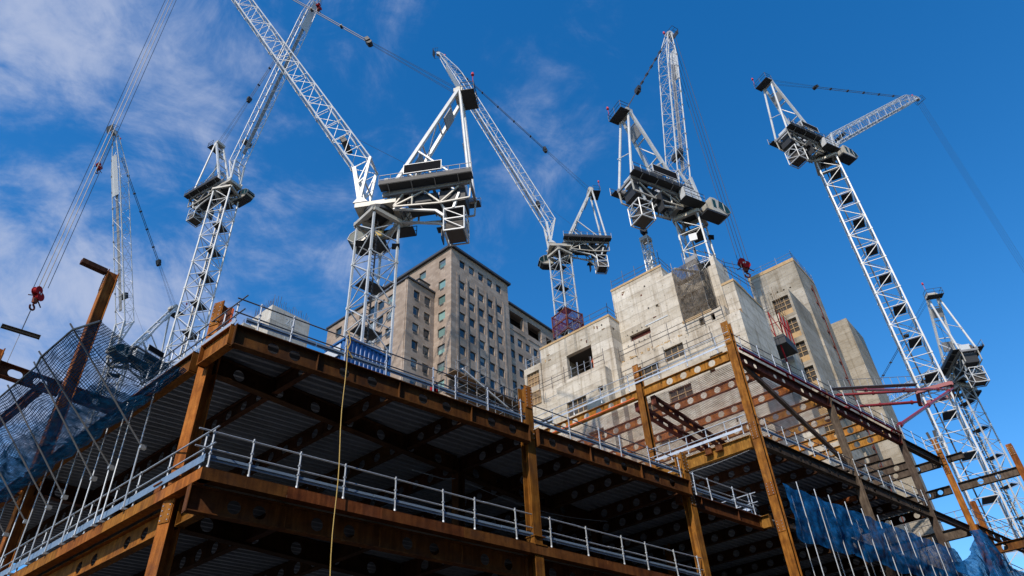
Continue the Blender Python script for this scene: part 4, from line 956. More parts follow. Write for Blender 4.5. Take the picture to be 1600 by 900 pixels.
ph = MB(); ph.box(71.6, 74.2, 79.4, 81.4, AZ + .36, AZ + 1.7); ph.build('roof_box', 'stone', T); MB().box(71.4, 74.4, 79.2, 81.6, AZ + 1.705, AZ + 1.9).build('roof_box_lid', 'roof', T)
# lower right wing with open top storey
wx0 = XT + 16.72; ww = 16
opw = windows('x', T, (wx0, YT + .35), [0.95 + 2.52 * i for i in range(6)], [82.0 - 3.55 * i for i in range(9)], pale=0.1)
opn = [(0.6, 5.0, 85.6, 89.0), (6.4, 11.0, 85.6, 89.0), (12.6, 14.5, 85.6, 88)]
mb = MB(); wall(mb, (wx0, YT + .35), (1, 0, 0), ww, 20, 90.4, opw + opn, (0, 1, 0), 0.9); mb.quad((wx0, YT + .35, 90.4), (wx0 + ww, YT + .35, 90.4), (wx0 + ww, YT + 20, 90.4), (wx0, YT + 20, 90.4))
mb.quad((wx0 + ww, YT + .35, 20), (wx0 + ww, YT + 20, 20), (wx0 + ww, YT + 20, 90.4), (wx0 + ww, YT + .35, 90.4)); mb.build('wing_wall', 'stone', T)
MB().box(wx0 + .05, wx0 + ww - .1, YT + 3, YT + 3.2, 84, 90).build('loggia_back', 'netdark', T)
MB().box(wx0 + .1, wx0 + ww + .4, YT - .1, YT + 20, 90.41, 90.8).build('wing_roof_edge', 'roof', T)
for a in (0.5, 6.2): MB().box(wx0 + a, wx0 + a + 4.7, YT + .24, YT + .346, 84.3, 84.5).build('string_course', 'stone', T)

# scaffold in front of the tower foot
SC = thing('scaffold', (43.1, 41.75, 30), 'grey tube scaffold with boards in front of the foot of the office tower', 'scaffold')
for i in range(9):
    for j, yy in ((0, 41.75), (1, 43.3)):
        x_ = 43.1 + i * 1.35; MB().tube((x_, yy, 30), (x_, yy, 40.4 - i * .06 + random.uniform(-.5, .9)), 0.035, 5).build('standard', 'greycrane', SC)
for k in range(10):
    z_ = 30.6 + k * 1.0
    for yy in (41.72, 43.33): MB().tube((42.7, yy, z_), (54.3, yy, z_ + random.uniform(-.1, .1)), 0.03, 5).build('ledger', 'darkgalv', SC)
    if k % 2 == 0: MB().box(42.8, 54.2, 41.85, 43.2, z_ - .10, z_ - .03).build('scaffold_board', 'board', SC)
    for i in range(0, 8, 2): MB().tube((43.1 + i * 1.35, 41.7, z_), (44.45 + i * 1.35, 41.7, z_ + 1.0), 0.028, 5).build('brace', 'greycrane', SC)
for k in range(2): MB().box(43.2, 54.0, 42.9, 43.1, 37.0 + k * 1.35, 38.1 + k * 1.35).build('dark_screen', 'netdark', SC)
MB().bar((43.6, 41.6, 38.9), (53.2, 41.6, 36.4), 0.12, 0.16).build('stair_string', 'white', SC)

# blue container near the big crane's mast
CT = thing('shipping_container', (20.3, 28.3, 22.75), 'blue corrugated container with white side panel at the big crane mast foot', 'container')
def corr(o, ax, ln, z0, z1, nin):
    mb = MB(); o = V(o); ax = V(ax); nin = V(nin); n = int(ln / 0.28); pr = []
    for i in range(n):
        for a, k in ((0, 0), (.35, 0), (.5, .06), (.85, .06)): pr.append(((i + a) * ln / n, k))
    pr.append((ln, 0)); vs = []
    for a, k in pr: p = o + ax * a + nin * k; vs += [V((p.x, p.y, z0)), V((p.x, p.y, z1))]
    mb.add(vs, [(2 * i, 2 * i + 2, 2 * i + 3, 2 * i + 1) for i in range(len(pr) - 1)]); return mb
corr((20.37, 28.3, 0), (1, 0, 0), 3.03, 22.75, 25.0, (0, 1, 0)).build('street_side', 'bluebox', CT)
corr((20.3, 28.37, 0), (0, 1, 0), 1.86, 22.75, 25.0, (1, 0, 0)).build('end_side', 'bluebox', CT)
fr = MB()
for x_, y_ in ((20.3, 28.3), (23.42, 28.3), (20.3, 30.3), (23.42, 30.3)): fr.box(x_ - .06, x_ + .06, y_ - .06, y_ + .06, 22.7, 25.1)
fr.box(20.24, 23.48, 28.24, 28.36, 25.0, 25.12); fr.box(20.24, 20.36, 28.37, 30.36, 25.0, 25.118); fr.box(20.24, 23.48, 28.24, 30.36, 22.62, 22.74); fr.box(20.37, 23.4, 28.37, 30.3, 25.0, 25.06)
fr.build('corner_frame', 'bluebox', CT)
MB().frame((20.2, 28.75, 24.05), (0, 2.5, 0), (-0.02, 0, 0), (0, 0.0, 0.72)).build('white_panel', 'whitesheet', CT)
ST = thing('steel_trestle', (20.3, 28.3, 14.66), 'steel trestle carrying the blue container on the near roof', 'trestle')
for x_, y_ in ((20.4, 28.4), (23.3, 28.4), (20.4, 30.2), (23.3, 30.2)): MB().box(x_ - .12, x_ + .12, y_ - .12, y_ + .12, 14.66, 22.3).build('leg', 'greysteel', ST)
MB().box(20.2, 23.5, 28.2, 30.4, 22.3, 22.6).build('platform', 'greysteel', ST)

# ================================================================== cranes
def crane(label, Bp, az, luff, Lj, za, xa, k=1.0, mw=2.5, zbase=0.0, maz=None, cab=1, mast=True, collar=None, jibw=1.0, hoist=None, light=True, zmast=None, panels=True, heel=4.5, board=None):
    board = board or cab
    Bp = V(Bp); a = rad(az); d = V((math.cos(a), math.sin(a), 0)); n = V((-d.y, d.x, 0)); lu = rad(luff)
    def P(x, y, z): return Bp + (d * x + n * y + Z * z) * k
    C_ = thing('tower_crane', (Bp.x, Bp.y, zbase), label, 'tower crane', 'white luffing tower cranes over the site')
    maz = rad(maz if maz is not None else az)
    # ---- mast
    if mast:
        h = 4.4 * (mw / 2.5); c4 = [(-mw / 2, -mw / 2), (mw / 2, -mw / 2), (mw / 2, mw / 2), (-mw / 2, mw / 2)]; sm = MB(); cw = 0.165 * mw / 2.5; bw = 0.068 * mw / 2.5
        for x, y in c4: sm.box(x - cw / 2, x + cw / 2, y - cw / 2, y + cw / 2, 0, h)
        for i in range(4):
            p = V((*c4[i], 0)); q = V((*c4[(i + 1) % 4], 0))
            for j in range(2):
                z0 = h * j / 2; z1 = h * (j + 1) / 2
                sm.bar(p + Z * z0, q + Z * z0, bw)
                if (i + j) % 2: sm.bar(p + Z * z0, q + Z * z1, bw)
                else: sm.bar(q + Z * z0, p + Z * z1, bw)
        for x, y in c4: sm.box(x - cw * .75, x + cw * .75, y - cw * .75, y + cw * .75, h - .10, h + .10)
        ms_ = sm.mesh('mast_section', 'white')
        ld = MB(); ld.box(-mw * .40, mw * .40, -mw * .40, mw * .10, h * .5, h * .5 + .07)
        ld.box(mw * .1, mw * .14, mw * .15, mw * .19, 0, h); ld.box(mw * .26, mw * .30, mw * .15, mw * .19, 0, h)
        for j in range(12): ld.box(mw * .14, mw * .26, mw * .16, mw * .18, h * j / 12, h * j / 12 + .03)
        lm = ld.mesh('landing', 'dark')
        z = Bp.z - 0.9 * k - h
        while z > zbase - h + 0.05:
            o_ = inst(ms_, 'mast_section', C_, (Bp.x, Bp.y, z), maz); inst(lm, 'ladder_landing', C_, (Bp.x, Bp.y, z), maz); z -= h
        # head: inclined collar beams
        hd = MB(); cm, sm_ = math.cos(maz), math.sin(maz)
        def Q(x, y, z): return Bp + V((x * cm - y * sm_, x * sm_ + y * cm, z))
        t_ = mw / 2 + .12
        for i in range(4):
            x, y = c4[i]; x2, y2 = c4[(i + 1) % 4]; sx, sy = x * 1.1, y * 1.1
            hd.bar(Q(sx, sy, -.95 * k), Q(x2 * 1.1, y2 * 1.1, -.95 * k), .34 * k, .34 * k)
            hd.bar(Q(sx, sy, -.85 * k), Q(x * .72, y * .72, -.25 * k), .3 * k, .3 * k)
            hd.bar(Q(x * .72, y * .72, -.3 * k), Q(x2 * .72, y2 * .72, -.3 * k), .3 * k, .4 * k)
        hd.build('mast_head', 'cream', C_)
        if collar:
            for zc in collar:
                cb_ = MB(); t2 = mw / 2 + .3
                q = [(-t2, -t2), (t2, -t2), (t2, t2), (-t2, t2)]
                for i in range(4):
                    cb_.bar(V((Bp.x, Bp.y, zc)) + V((q[i][0] * cm - q[i][1] * sm_, q[i][0] * sm_ + q[i][1] * cm, 0)), V((Bp.x, Bp.y, zc)) + V((q[(i + 1) % 4][0] * cm - q[(i + 1) % 4][1] * sm_, q[(i + 1) % 4][0] * sm_ + q[(i + 1) % 4][1] * cm, 0)), 0.42, 0.5)
                cb_.build('tie_collar', 'redtie', C_)
    # ---- slewing ring and turntable
    MB().tube(P(0, 0, -.15), P(0, 0, .22), 1.32 * k, 20).build('slewing_ring', 'dark', C_)
    tt = MB(); tt.frame(P(-1.8, -1.2, .23), d * 3.6 * k, n * 2.4 * k, Z * .5 * k); tt.build('turntable', 'cream', C_)
    for s_ in (-1, 1): MB().prism([P(.7, s_ * 1.02, .86), P(2.0, s_ * 1.02, .86), P(1.65, s_ * 1.02, 1.35), P(1.2, s_ * 1.02, 1.35)], n * .16 * k * s_).build('pivot_bracket', 'white', C_)
    # ---- machine deck
    gd = MB()
    for s_ in (-1, 1): 
        gd.bar(P(-.6, s_ * 1.15, 1.25), P(-8.3, s_ * 1.15, 1.45), .24 * k, .5 * k)
    for x in (-1, -3, -5, -7, -8.2): gd.bar(P(x, -1.15, 1.3), P(x, 1.15, 1.3), .2 * k, .3 * k)
    gd.build('deck_girder', 'greycrane', C_)
    mc = MB(); mc.frame(P(-7.7, -.95, -.45), d * 2.2 * k, n * 1.9 * k, Z * 1.4 * k); mc.frame(P(-5.3, -.85, .1), d * 2.6 * k, n * 1.7 * k, Z * .9 * k)
    mc.build('machinery_bay', 'dark', C_)
    tr_ = MB()
    for s_ in (-1, 1):
        for p, q in (((-1.6, -.2), (-4.2, 1.1)), ((-1.6, -.2), (-2.4, 1.1)), ((-4.2, 1.1), (-5.6, -.5)), ((-5.6, -.5), (-7.2, 1.1)), ((-1.6, -.25), (-5.6, -.55)), ((-5.6, -.55), (-8.1, -.4)), ((-8.1, -.4), (-8.2, 1.2)), ((-3.2, .9), (-3.2, -.3))):
            tr_.bar(P(p[0], s_ * 1.12, p[1]), P(q[0], s_ * 1.12, q[1]), .13 * k)
    tr_.build('under_truss', 'cream', C_)
    for s_ in (-1, 1):
        wk = MB(); wk.frame(P(-8.5, s_ * 1.3 if s_ > 0 else -2.15, 1.5), d * 8.0 * k, n * .85 * k, Z * .07 * k); wk.build('deck_walkway', 'dark', C_)
        rl = MB()
        for i in range(9): rl.bar(P(-8.5 + i, s_ * 2.13, 1.5), P(-8.5 + i, s_ * 2.13, 2.65), .05 * k)
        for zz in (2.1, 2.63): rl.bar(P(-8.5, s_ * 2.13, zz), P(-.5, s_ * 2.13, zz), .045 * k)
        rl.bar(P(-8.5, s_ * 2.13, 1.62), P(-.5, s_ * 2.13, 1.62), .03 * k, .2 * k)
        rl.build('deck_railing', 'darkgalv', C_)
        for i in range(1, 8, 2):
            MB().bar(P(-8.3 + i, s_ * 1.25, 1.15), P(-8.3 + i, s_ * 2.1, 1.48), .06 * k).build('walkway_bracket', 'greycrane', C_)
    for x, l_, h_, m_ in ((-2.2, 1.1, 1.2, 'greycrane'), (-4.0, 1.3, 1.4, 'whitesheet'), (-7.6, .9, 1.1, 'whitesheet')):
        MB().frame(P(x, -.75, 1.58), d * l_ * k, n * 1.5 * k, Z * h_ * k).build('cabinet', m_, C_)
    rc = random.Random(int(az * 10))
    for i in range(14):
        x = rc.uniform(-8, -1.2); y = rc.uniform(-1.9, 1.5); hh = rc.uniform(.3, 1.1); MB().frame(P(x, y, 1.6), d * rc.uniform(.2, .8) * k, n * rc.uniform(.2, .6) * k, Z * hh * k).build('deck_equipment', rc.choice(['dark', 'greycrane', 'greycrane', 'ballast', 'rebar']), C_)
    for i in range(6):
        x = rc.uniform(-7.5, -2); s_ = rc.choice((-1, 1)); MB().tube(P(x, s_ * rc.uniform(.2, 1.2), -.6), P(x + rc.uniform(-1.2, 1.2), s_ * rc.uniform(.2, 1.2), 1.3), .05 * k, 5).build('pipe', 'rebar', C_)
    for s_ in (-1, 1):
        mp_ = MB(); mp_.frame(P(-8.45, s_ * 2.16, 1.55), d * 7.9 * k, n * .02 * k, Z * .42 * k); mp_.build('kick_panel', 'dark', C_)
    for x in (-2.6, -5.8): MB().tube(P(x, -.9, 2.1), P(x, .9, 2.1), .5 * k, 14).build('winch_drum', 'dark', C_)
    bs = MB(); bs.frame(P(-5.9, board * 2.2, 2.3), d * 3.2 * k, n * .10 * k * board, Z * 1.0 * k); bo = bs.build('name_board', 'black', C_)
    fb = MB()
    for z0 in (2.24, 3.3): fb.frame(P(-5.96, board * 2.19, z0), d * 3.32 * k, n * .13 * k * board, Z * .06 * k)
    for x0 in (-5.96, -2.70): fb.frame(P(x0, board * 2.19, 2.3), d * .06 * k, n * .13 * k * board, Z * 1.0 * k)
    fb.build('board_frame', 'white', bo)
    # ---- counterweight
    cg = MB(); xs = (-7.6, -5.9); ys = (-.95, .95); zs = (-3.6, -2.35, -1.2)
    for x in xs:
        for y in ys: cg.bar(P(x, y, zs[0]), P(x, y, zs[2]), .10 * k)
        for z in zs: cg.bar(P(x, ys[0], z), P(x, ys[1], z), .10 * k)
        cg.bar(P(x, ys[0], zs[1]), P(x, 0, zs[2]), .075 * k); cg.bar(P(x, ys[1], zs[1]), P(x, 0, zs[2]), .075 * k); cg.bar(P(x, ys[0], zs[0]), P(x, ys[1], zs[1]), .08 * k)
    for y in ys:
        for z in zs: cg.bar(P(xs[0], y, z), P(xs[1], y, z), .10 * k)
        cg.bar(P(xs[0], y, zs[0]), P(xs[1], y, zs[1]), .065 * k); cg.bar(P(xs[0], y, zs[1]), P(xs[1], y, zs[2]), .065 * k)
    for s_ in (-1, 1):
        cg.bar(P(-6.7, s_ * .95, -1.2), P(-7.2, s_ * 1.0, .4), .2 * k); cg.bar(P(-6.0, s_ * .7, -1.2), P(-5.6, s_ * 1.0, -.4), .14 * k)
        cg.bar(P(-1.5, s_ * .8, -.2), P(-5.2, s_ * .8, -1.1), .2 * k, .16 * k); cg.bar(P(-5.2, s_ * .8, -1.1), P(-5.9, s_ * .9, -1.9), .2 * k)
    cg.build('counterweight_frame', 'white', C_)
    bl = MB()
    for i in range(3): bl.frame(P(-7.45, -.8, -3.55 + i * .40), d * 1.4 * k, n * 1.6 * k, Z * .37 * k)
    bl.build('counterweight', 'ballast', C_)
    sl_ = MB(); sl_.frame(P(-5.3, cab * 1.0, -2.6), d * .08 * k, n * .9 * k * cab, Z * 2.4 * k); sl_.frame(P(-5.8, cab * 1.05, -1.3), d * 1.0 * k, n * .7 * k * cab, Z * .06 * k); sl_.build('service_ladder', 'dark', C_)
    # ---- A-frame
    for s_ in (-1, 1):
        MB().bar(P(-1.1, s_ * 1.15, 1.5), P(-xa, s_ * .75, za), .30 * k, .30 * k).build('front_leg', 'white', C_)
        MB().tube(P(-8.1, s_ * 1.15, 1.5), P(-xa - .15, s_ * .75, za - .1), .15 * k, 8).build('back_leg', 'white', C_)
        br = MB(); f1 = .38; pf = P(-1.1 - (xa - 1.1) * f1, s_ * (1.15 - .4 * f1), 1.5 + (za - 1.5) * f1)
        br.bar(pf, P(-7.6, s_ * 1.15, 1.6), .14 * k); br.bar(P(-1.1 - (xa - 1.1) * .2, s_ * 1.07, 1.5 + (za - 1.5) * .2), P(-4.3, s_ * 1.12, 1.6), .12 * k); br.build('strut', 'white', C_)
    def xbar(p, q, w_): MB().bar(p, q, w_ * k).build('cross_brace', 'white', C_)
    for f1 in (.22, .45, .68, .86):
        y_ = 1.15 - .4 * f1; xbar(P(-1.1 - (xa - 1.1) * f1, -y_, 1.5 + (za - 1.5) * f1), P(-1.1 - (xa - 1.1) * f1, y_, 1.5 + (za - 1.5) * f1), .13)
    for f1, f2 in ((.22, .45), (.45, .68)):
        xbar(P(-1.1 - (xa - 1.1) * f1, -(1.15 - .4 * f1), 1.5 + (za - 1.5) * f1), P(-1.1 - (xa - 1.1) * f2, (1.15 - .4 * f2), 1.5 + (za - 1.5) * f2), .09)
    xbar(P(-7.6, -1.0, 5.5), P(-7.55, 1.0, 6.6), .08)
    for f1 in (.28, .72): MB().frame(P(-1.35 - (xa - 1.1) * f1, -.75, 1.3 + (za - 1.5) * f1), d * -.1 * k, n * 1.5 * k, (d * -(xa - 1.1) + Z * (za - 1.5)).normalized() * 1.5 * k).build('panel', 'greycrane', C_)
    ap = MB(); ap.frame(P(-xa - .45, -.85, za - .25), d * .9 * k, n * 1.7 * k, Z * .5 * k); ap.tube(P(-xa, -.7, za + .3), P(-xa, .7, za + .3), .35 * k, 12); ap.build('apex_sheaves', 'cream', C_)
    pf_ = MB(); pf_.frame(P(-xa - 1.6, -1.2, za - .75), d * 1.3 * k, n * 2.4 * k, Z * .07 * k)
    for x, y in ((-1.6, -1.2), (-1.6, 1.2), (-.3, -1.2), (-.3, 1.2), (-1.6, 0)): pf_.bar(P(-xa + x, y, za - .75), P(-xa + x, y, za + .45), .05 * k)
    for z in (za - .15, za + .43): 
        pf_.bar(P(-xa - 1.6, -1.2, z), P(-xa - 1.6, 1.2, z), .045 * k)
        for y in (-1.2, 1.2): pf_.bar(P(-xa - 1.6, y, z), P(-xa - .3, y, z), .045 * k)
    pf_.build('apex_platform', 'dark', C_)
    if light: 
        lb = MB(); lb.tube(P(-xa - 1.5, 1.1, za + .4), P(-xa - 1.5, 1.1, za + 1.5), .03 * k, 5); lb.tube(P(-xa - 1.5, 1.1, za + 1.5), P(-xa - 1.5, 1.1, za + 1.85), .17 * k, 8, .12 * k); lb.build('obstruction_light', 'lamp', C_)
    # ---- cab
    y0 = 1.5 * cab; cwid = 1.4
    prof = [(.7, -1.35), (2.6, -1.35), (3.15, -.75), (2.95, -.25), (2.3, .35), (1.3, .72), (.7, .62)]
    co = MB().prism([P(x, y0, z) for x, z in prof], n * cwid * k * cab).build('cab', 'cream', C_)
    MB().prism([P(x, y0 - .02 * cab, z) for x, z in ((-.2, -1.62), (2.45, -1.62), (2.9, -1.25), (2.6, -1.352), (-.2, -1.352))], n * (cwid + .04) * k * cab).build('floor_pan', 'dark', co)
    gp = [(1.55, -.55), (2.62, -1.22), (3.19, -.76), (3.0, -.22), (2.36, .30), (1.75, .42)]
    MB().prism([P(x, y0 - .025 * cab, z) for x, z in gp], n * (cwid + .05) * k * cab).build('glazing', 'cabglass', co)
    gb = MB()
    for yy in (y0 - .03 * cab, y0 + (cwid + .03) * cab):
        for (xa_, za_), (xb_, zb_) in zip(gp, gp[1:] + gp[:1]): gb.bar(P(xa_ + .01, yy, za_), P(xb_ + .01, yy, zb_), .055 * k)
        gb.bar(P(2.35, yy, -1.0), P(2.35, yy, .28), .05 * k)
    for x, z in gp[1:5]: gb.bar(P(x + .01, y0 - .03 * cab, z), P(x + .01, y0 + (cwid + .03) * cab, z), .055 * k)
    gb.build('glazing_bar', 'greycrane', co)
    for yy in (y0 - .02 * cab, y0 + (cwid + .005) * cab): MB().prism([P(x, yy, z) for x, z in ((.85, -.75), (1.25, -.85), (1.3, .35), (.9, .4))], n * .02 * k * cab).build('side_window', 'cabglass', co)
    cw_ = MB(); cw_.frame(P(-2.6, y0, -.35), d * 2.7 * k, n * 1.2 * k * cab, Z * .08 * k)
    for i in range(4): cw_.bar(P(-2.6 + i * .9, y0 + 1.18 * cab, -.3), P(-2.6 + i * .9, y0 + 1.18 * cab, .85), .05 * k)
    for z in (.3, .83): cw_.bar(P(-2.6, y0 + 1.18 * cab, z), P(.15, y0 + 1.18 * cab, z), .045 * k)
    cw_.build('cab_walkway', 'dark', C_)
    MB().frame(P(-2.3, y0 + .1 * cab, -.25), d * 1.5 * k, n * .8 * k * cab, Z * 1.7 * k).build('electrical_cabinet', 'whitesheet', C_)
    # ---- jib
    ad = d * math.cos(lu) + Z * math.sin(lu); up = -d * math.sin(lu) + Z * math.cos(lu); hd_ = d * math.cos(lu + .3) + Z * math.sin(lu + .3)
    piv = P(1.5, 0, 1.15); H = piv + hd_ * heel * k; jw = .95 * jibw * k; jh = 1.75 * jibw * k; Lm = Lj
    def J(x, side, top):          # x along the jib (metres); tapered tip
        f = 1.0 if x < Lm - 7 * k else max(.35, 1 - .65 * (x - (Lm - 7 * k)) / (7 * k))
        return H + ad * x + n * (side * jw * f) + up * ((jh if top else 0) * f - (0 if top else 0))
    hb = MB()
    for s_ in (-1, 1):
        p0 = piv + n * s_ * .95 * k
        hb.bar(p0, J(0, s_, 0), .34 * k, .22 * k, n); hb.bar(p0, J(.3 * k, s_, 1), .22 * k, .2 * k, n)
        hb.bar(p0.lerp(J(0, s_, 0), .5), p0.lerp(J(.3 * k, s_, 1), .55), .12 * k); hb.bar(p0.lerp(J(0, s_, 0), .5), J(.3 * k, s_, 1), .10 * k)
    for f in (.45, .98):
        hb.bar((piv + n * .95 * k).lerp(J(0, 1, 0), f), (piv - n * .95 * k).lerp(J(0, -1, 0), f), .13 * k); hb.bar((piv + n * .95 * k).lerp(J(.3 * k, 1, 1), f), (piv - n * .95 * k).lerp(J(.3 * k, -1, 1), f), .11 * k)
    hb.bar((piv + n * .95 * k).lerp(J(0, 1, 0), .45), J(0, -1, 0), .09 * k)
    hb.build('jib_heel', 'white', C_)
    step = 2.15 * k; nsec = max(1, int(round(Lm / (10 * k)))); seg = Lm / nsec
    for si in range(nsec):
        jm = MB(); xa0 = si * seg; xb0 = (si + 1) * seg; np_ = max(2, int(round(seg / step)))
        for j in range(np_):
            x0 = xa0 + seg * j / np_; x1_ = xa0 + seg * (j + 1) / np_
            for s_ in (-1, 1):
                for tp in (0, 1): jm.tube(J(x0, s_, tp), J(x1_, s_, tp), (.085 if not tp else .07) * k, 6, caps=False)
                jm.bar(J(x0, s_, 0), J(x0, s_, 1), .04 * k)
                if j % 2: jm.bar(J(x0, s_, 0), J(x1_, s_, 1), .045 * k)
                else: jm.bar(J(x0, s_, 1), J(x1_, s_, 0), .045 * k)
            for tp in (0, 1):
                jm.bar(J(x0, -1, tp), J(x0, 1, tp), .045 * k)
                if (j + tp) % 2: jm.bar(J(x0, -1, tp), J(x1_, 1, tp), .042 * k)
                else: jm.bar(J(x0, 1, tp), J(x1_, -1, tp), .042 * k)
        jm.build('jib_section', 'white', C_)
    # jib walkway, cable clips, boards near the tip
    wk = MB(); fr0, fr1 = 2 * k, Lm - 8 * k
    wk.prism([J(fr0, -.35, 0) + up * .12 * k, J(fr1, -.35, 0) + up * .12 * k, J(fr1, .30, 0) + up * .12 * k, J(fr0, .30, 0) + up * .12 * k], up * .03 * k)
    x = fr0
    while x < Lm * .96: 
        c_ = J(x, -1, 0); wk.frame(c_ - up * .12 * k - n * .1 * k, ad * .25 * k, n * .18 * k, up * .22 * k); x += 3.1 * k
    wk.build('jib_walkway', 'greycrane', C_)
    hw = MB(); c_ = J(4.2 * k, 0, 0); hw.frame(c_ - n * .8 * k + up * .5 * k, ad * .9 * k, n * 1.6 * k, up * .5 * k); hw.build('jib_winch', 'dark', C_)
    if panels:
        pl = MB(); u0, u1 = Lm - 12 * k, Lm - 4.2 * k
        pl.prism([J(u0, -.8, 0) - up * .16 * k, J(u1, -.8, 0) - up * .16 * k, J(u1, .8, 0) - up * .16 * k, J(u0, .8, 0) - up * .16 * k], up * .04 * k); pl.build('jib_panel', 'whitesheet', C_)
    tipc = J(Lm, 0, 0); tp = MB()
    tp.bar(J(Lm, -1, 0), J(Lm, 1, 0), .2 * k); tp.bar(J(Lm, -1, 1), J(Lm, 1, 1), .15 * k); tp.tube(tipc + ad * .5 * k - n * .3 * k, tipc + ad * .5 * k + n * .3 * k, .42 * k, 12)
    for s_ in (-1, 1): tp.bar(J(Lm, s_, 0), tipc + ad * .6 * k + n * .3 * s_ * k, .12 * k); tp.bar(J(Lm, s_, 1), tipc + ad * .6 * k + n * .3 * s_ * k, .1 * k)
    tp.build('jib_tip', 'white', C_)
    tb = MB(); tb.frame(tipc - n * .8 * k + ad * .3 * k - up * .9 * k, ad * 1.2 * k, n * 1.6 * k, up * .06 * k)
    for x, y in ((.3, -.8), (1.5, -.8), (.3, .8), (1.5, .8)): tb.bar(tipc + ad * x * k + n * y * k - up * .9 * k, tipc + ad * x * k + n * y * k + up * .2 * k, .045 * k)
    for z in (-.3, .2): tb.bar(tipc + ad * 1.5 * k - n * .8 * k + up * z * k, tipc + ad * 1.5 * k + n * .8 * k + up * z * k, .045 * k)
    tb.build('tip_basket', 'dark', C_)
    if light:
        lt = MB(); q = J(Lm - .4 * k, 0, 1) + up * .4 * k; lt.tube(q, q + Z * .35 * k, .16 * k, 8); lt.build('obstruction_light', 'lamp', C_)
    # ---- pendants
    top = P(-xa, 0, za + .5); att = J(Lm - 4 * k, 0, 1) + up * .1 * k; eq = top.lerp(att, .30); pd = MB()
    for y in (-.5, -.25, .25, .5): pd.tube(top + n * y * k, eq + n * y * .45 * k, .022 * k, 4)
    for y in (-.15, .15): pd.tube(eq + n * y * k, att + n * y * k, .05 * k, 5)
    for f in (.40, .52, .64, .76, .88):
        q = top.lerp(att, f); pd.frame(q - n * .24 * k - Z * .09 * k - d * .12 * k, n * .48 * k, Z * .18 * k, d * .25 * k)
    pd.build('pendant_ropes', 'rope', C_)
    e_ = MB(); e_.frame(eq - n * .42 * k - ad * .3 * k - up * .22 * k, n * .84 * k, ad * .65 * k, up * .45 * k); e_.tube(eq - n * .3 * k - ad * .5 * k, eq + n * .3 * k - ad * .5 * k, .3 * k, 10); e_.build('equaliser_block', 'dark', C_)
    lr = MB(); lr.tube(P(-2.6, .2, 2.5), P(-xa + .2, .2, za), .02 * k, 4); lr.tube(P(-5.8, .3, 2.5), J(5 * k, .2, 1), .018 * k, 4); lr.build('winch_rope', 'rope', C_)
    tip = tipc + ad * .5 * k + V((0, 0, -.3 * k))
    if hoist:
        hz, sp = hoist; hr = MB()
        for x, y in ((-sp, -sp * .4), (-sp * .33, sp * .3), (sp * .33, -sp * .3), (sp, sp * .4)): hr.tube(tip + right * x + V((0, 0, 0)), V((tip.x, tip.y, hz)) + right * x * .9, .030 * max(1, k) * (.6 if hz < 31 else 1), 4)
        hr.build('hoist_ropes', 'rope', C_)
    return C_, tip
right = V((0.651879, -0.756788, 0)).normalized()
def hook_block(pos, label, k=1.0, rz=0.0):
    t = thing('hook_block', pos, label, 'hook block', 'red hook blocks'); p = V(pos); a = V((math.cos(rz), math.sin(rz), 0)); b = V((-a.y, a.x, 0))
    for sg in (-1, 1):
        for cx_, cz_ in ((-.22, .05), (.20, -.42)):
            prof = [(cx_ + .40 * math.cos(rad(an)), cz_ + .46 * math.sin(rad(an))) for an in range(0, 360, 30)]
            MB().prism([p + a * x * k + Z * z * k + b * sg * (.20 + .01 * (cx_ > 0)) * k for x, z in prof], b * sg * .07 * k).build('cheek_plate', 'red', t)
    for cx_, cz_ in ((-.22, .05), (.20, -.42)): MB().tube(p + a * cx_ * k - b * .17 * k + Z * cz_ * k, p + a * cx_ * k + b * .17 * k + Z * cz_ * k, .34 * k, 14).build('sheave', 'red', t)
    MB().prism([p + a * x * k + Z * z * k - b * .15 * k for x, z in ((-.25, -.75), (.25, -.75), (.18, -1.25), (-.18, -1.25))], b * .3 * k).build('crosshead', 'maroon', t)
    for p_, q_ in ((p - a * .9 * k - Z * .9 * k, p - a * .3 * k - Z * .55 * k), (p + a * .85 * k - Z * 1.2 * k, p + a * .3 * k - Z * .8 * k)): MB().bar(p_, q_, .08 * k).build('guard_bar', 'maroon', t)
    hk = MB(); hk.path([p - Z * 1.2 * k, p - Z * 1.45 * k] + [p - Z * 1.75 * k + a * .28 * k * math.cos(rad(an)) + Z * .28 * k * math.sin(rad(an)) for an in (90, 45, 0, -45, -90, -135, -180, -205)], .09 * k, 6); hk.build('hook', 'maroon', t)
    mk = MB()
    for x in (-.2, .15): mk.prism([p + a * (x * .6 + .07 * math.cos(rad(q))) * k + Z * (-.15 + .12 * math.sin(rad(q))) * k - b * .285 * k for q in range(0, 360, 45)], b * .012 * k)
    mk.build('white_mark', 'white', t)
    return t

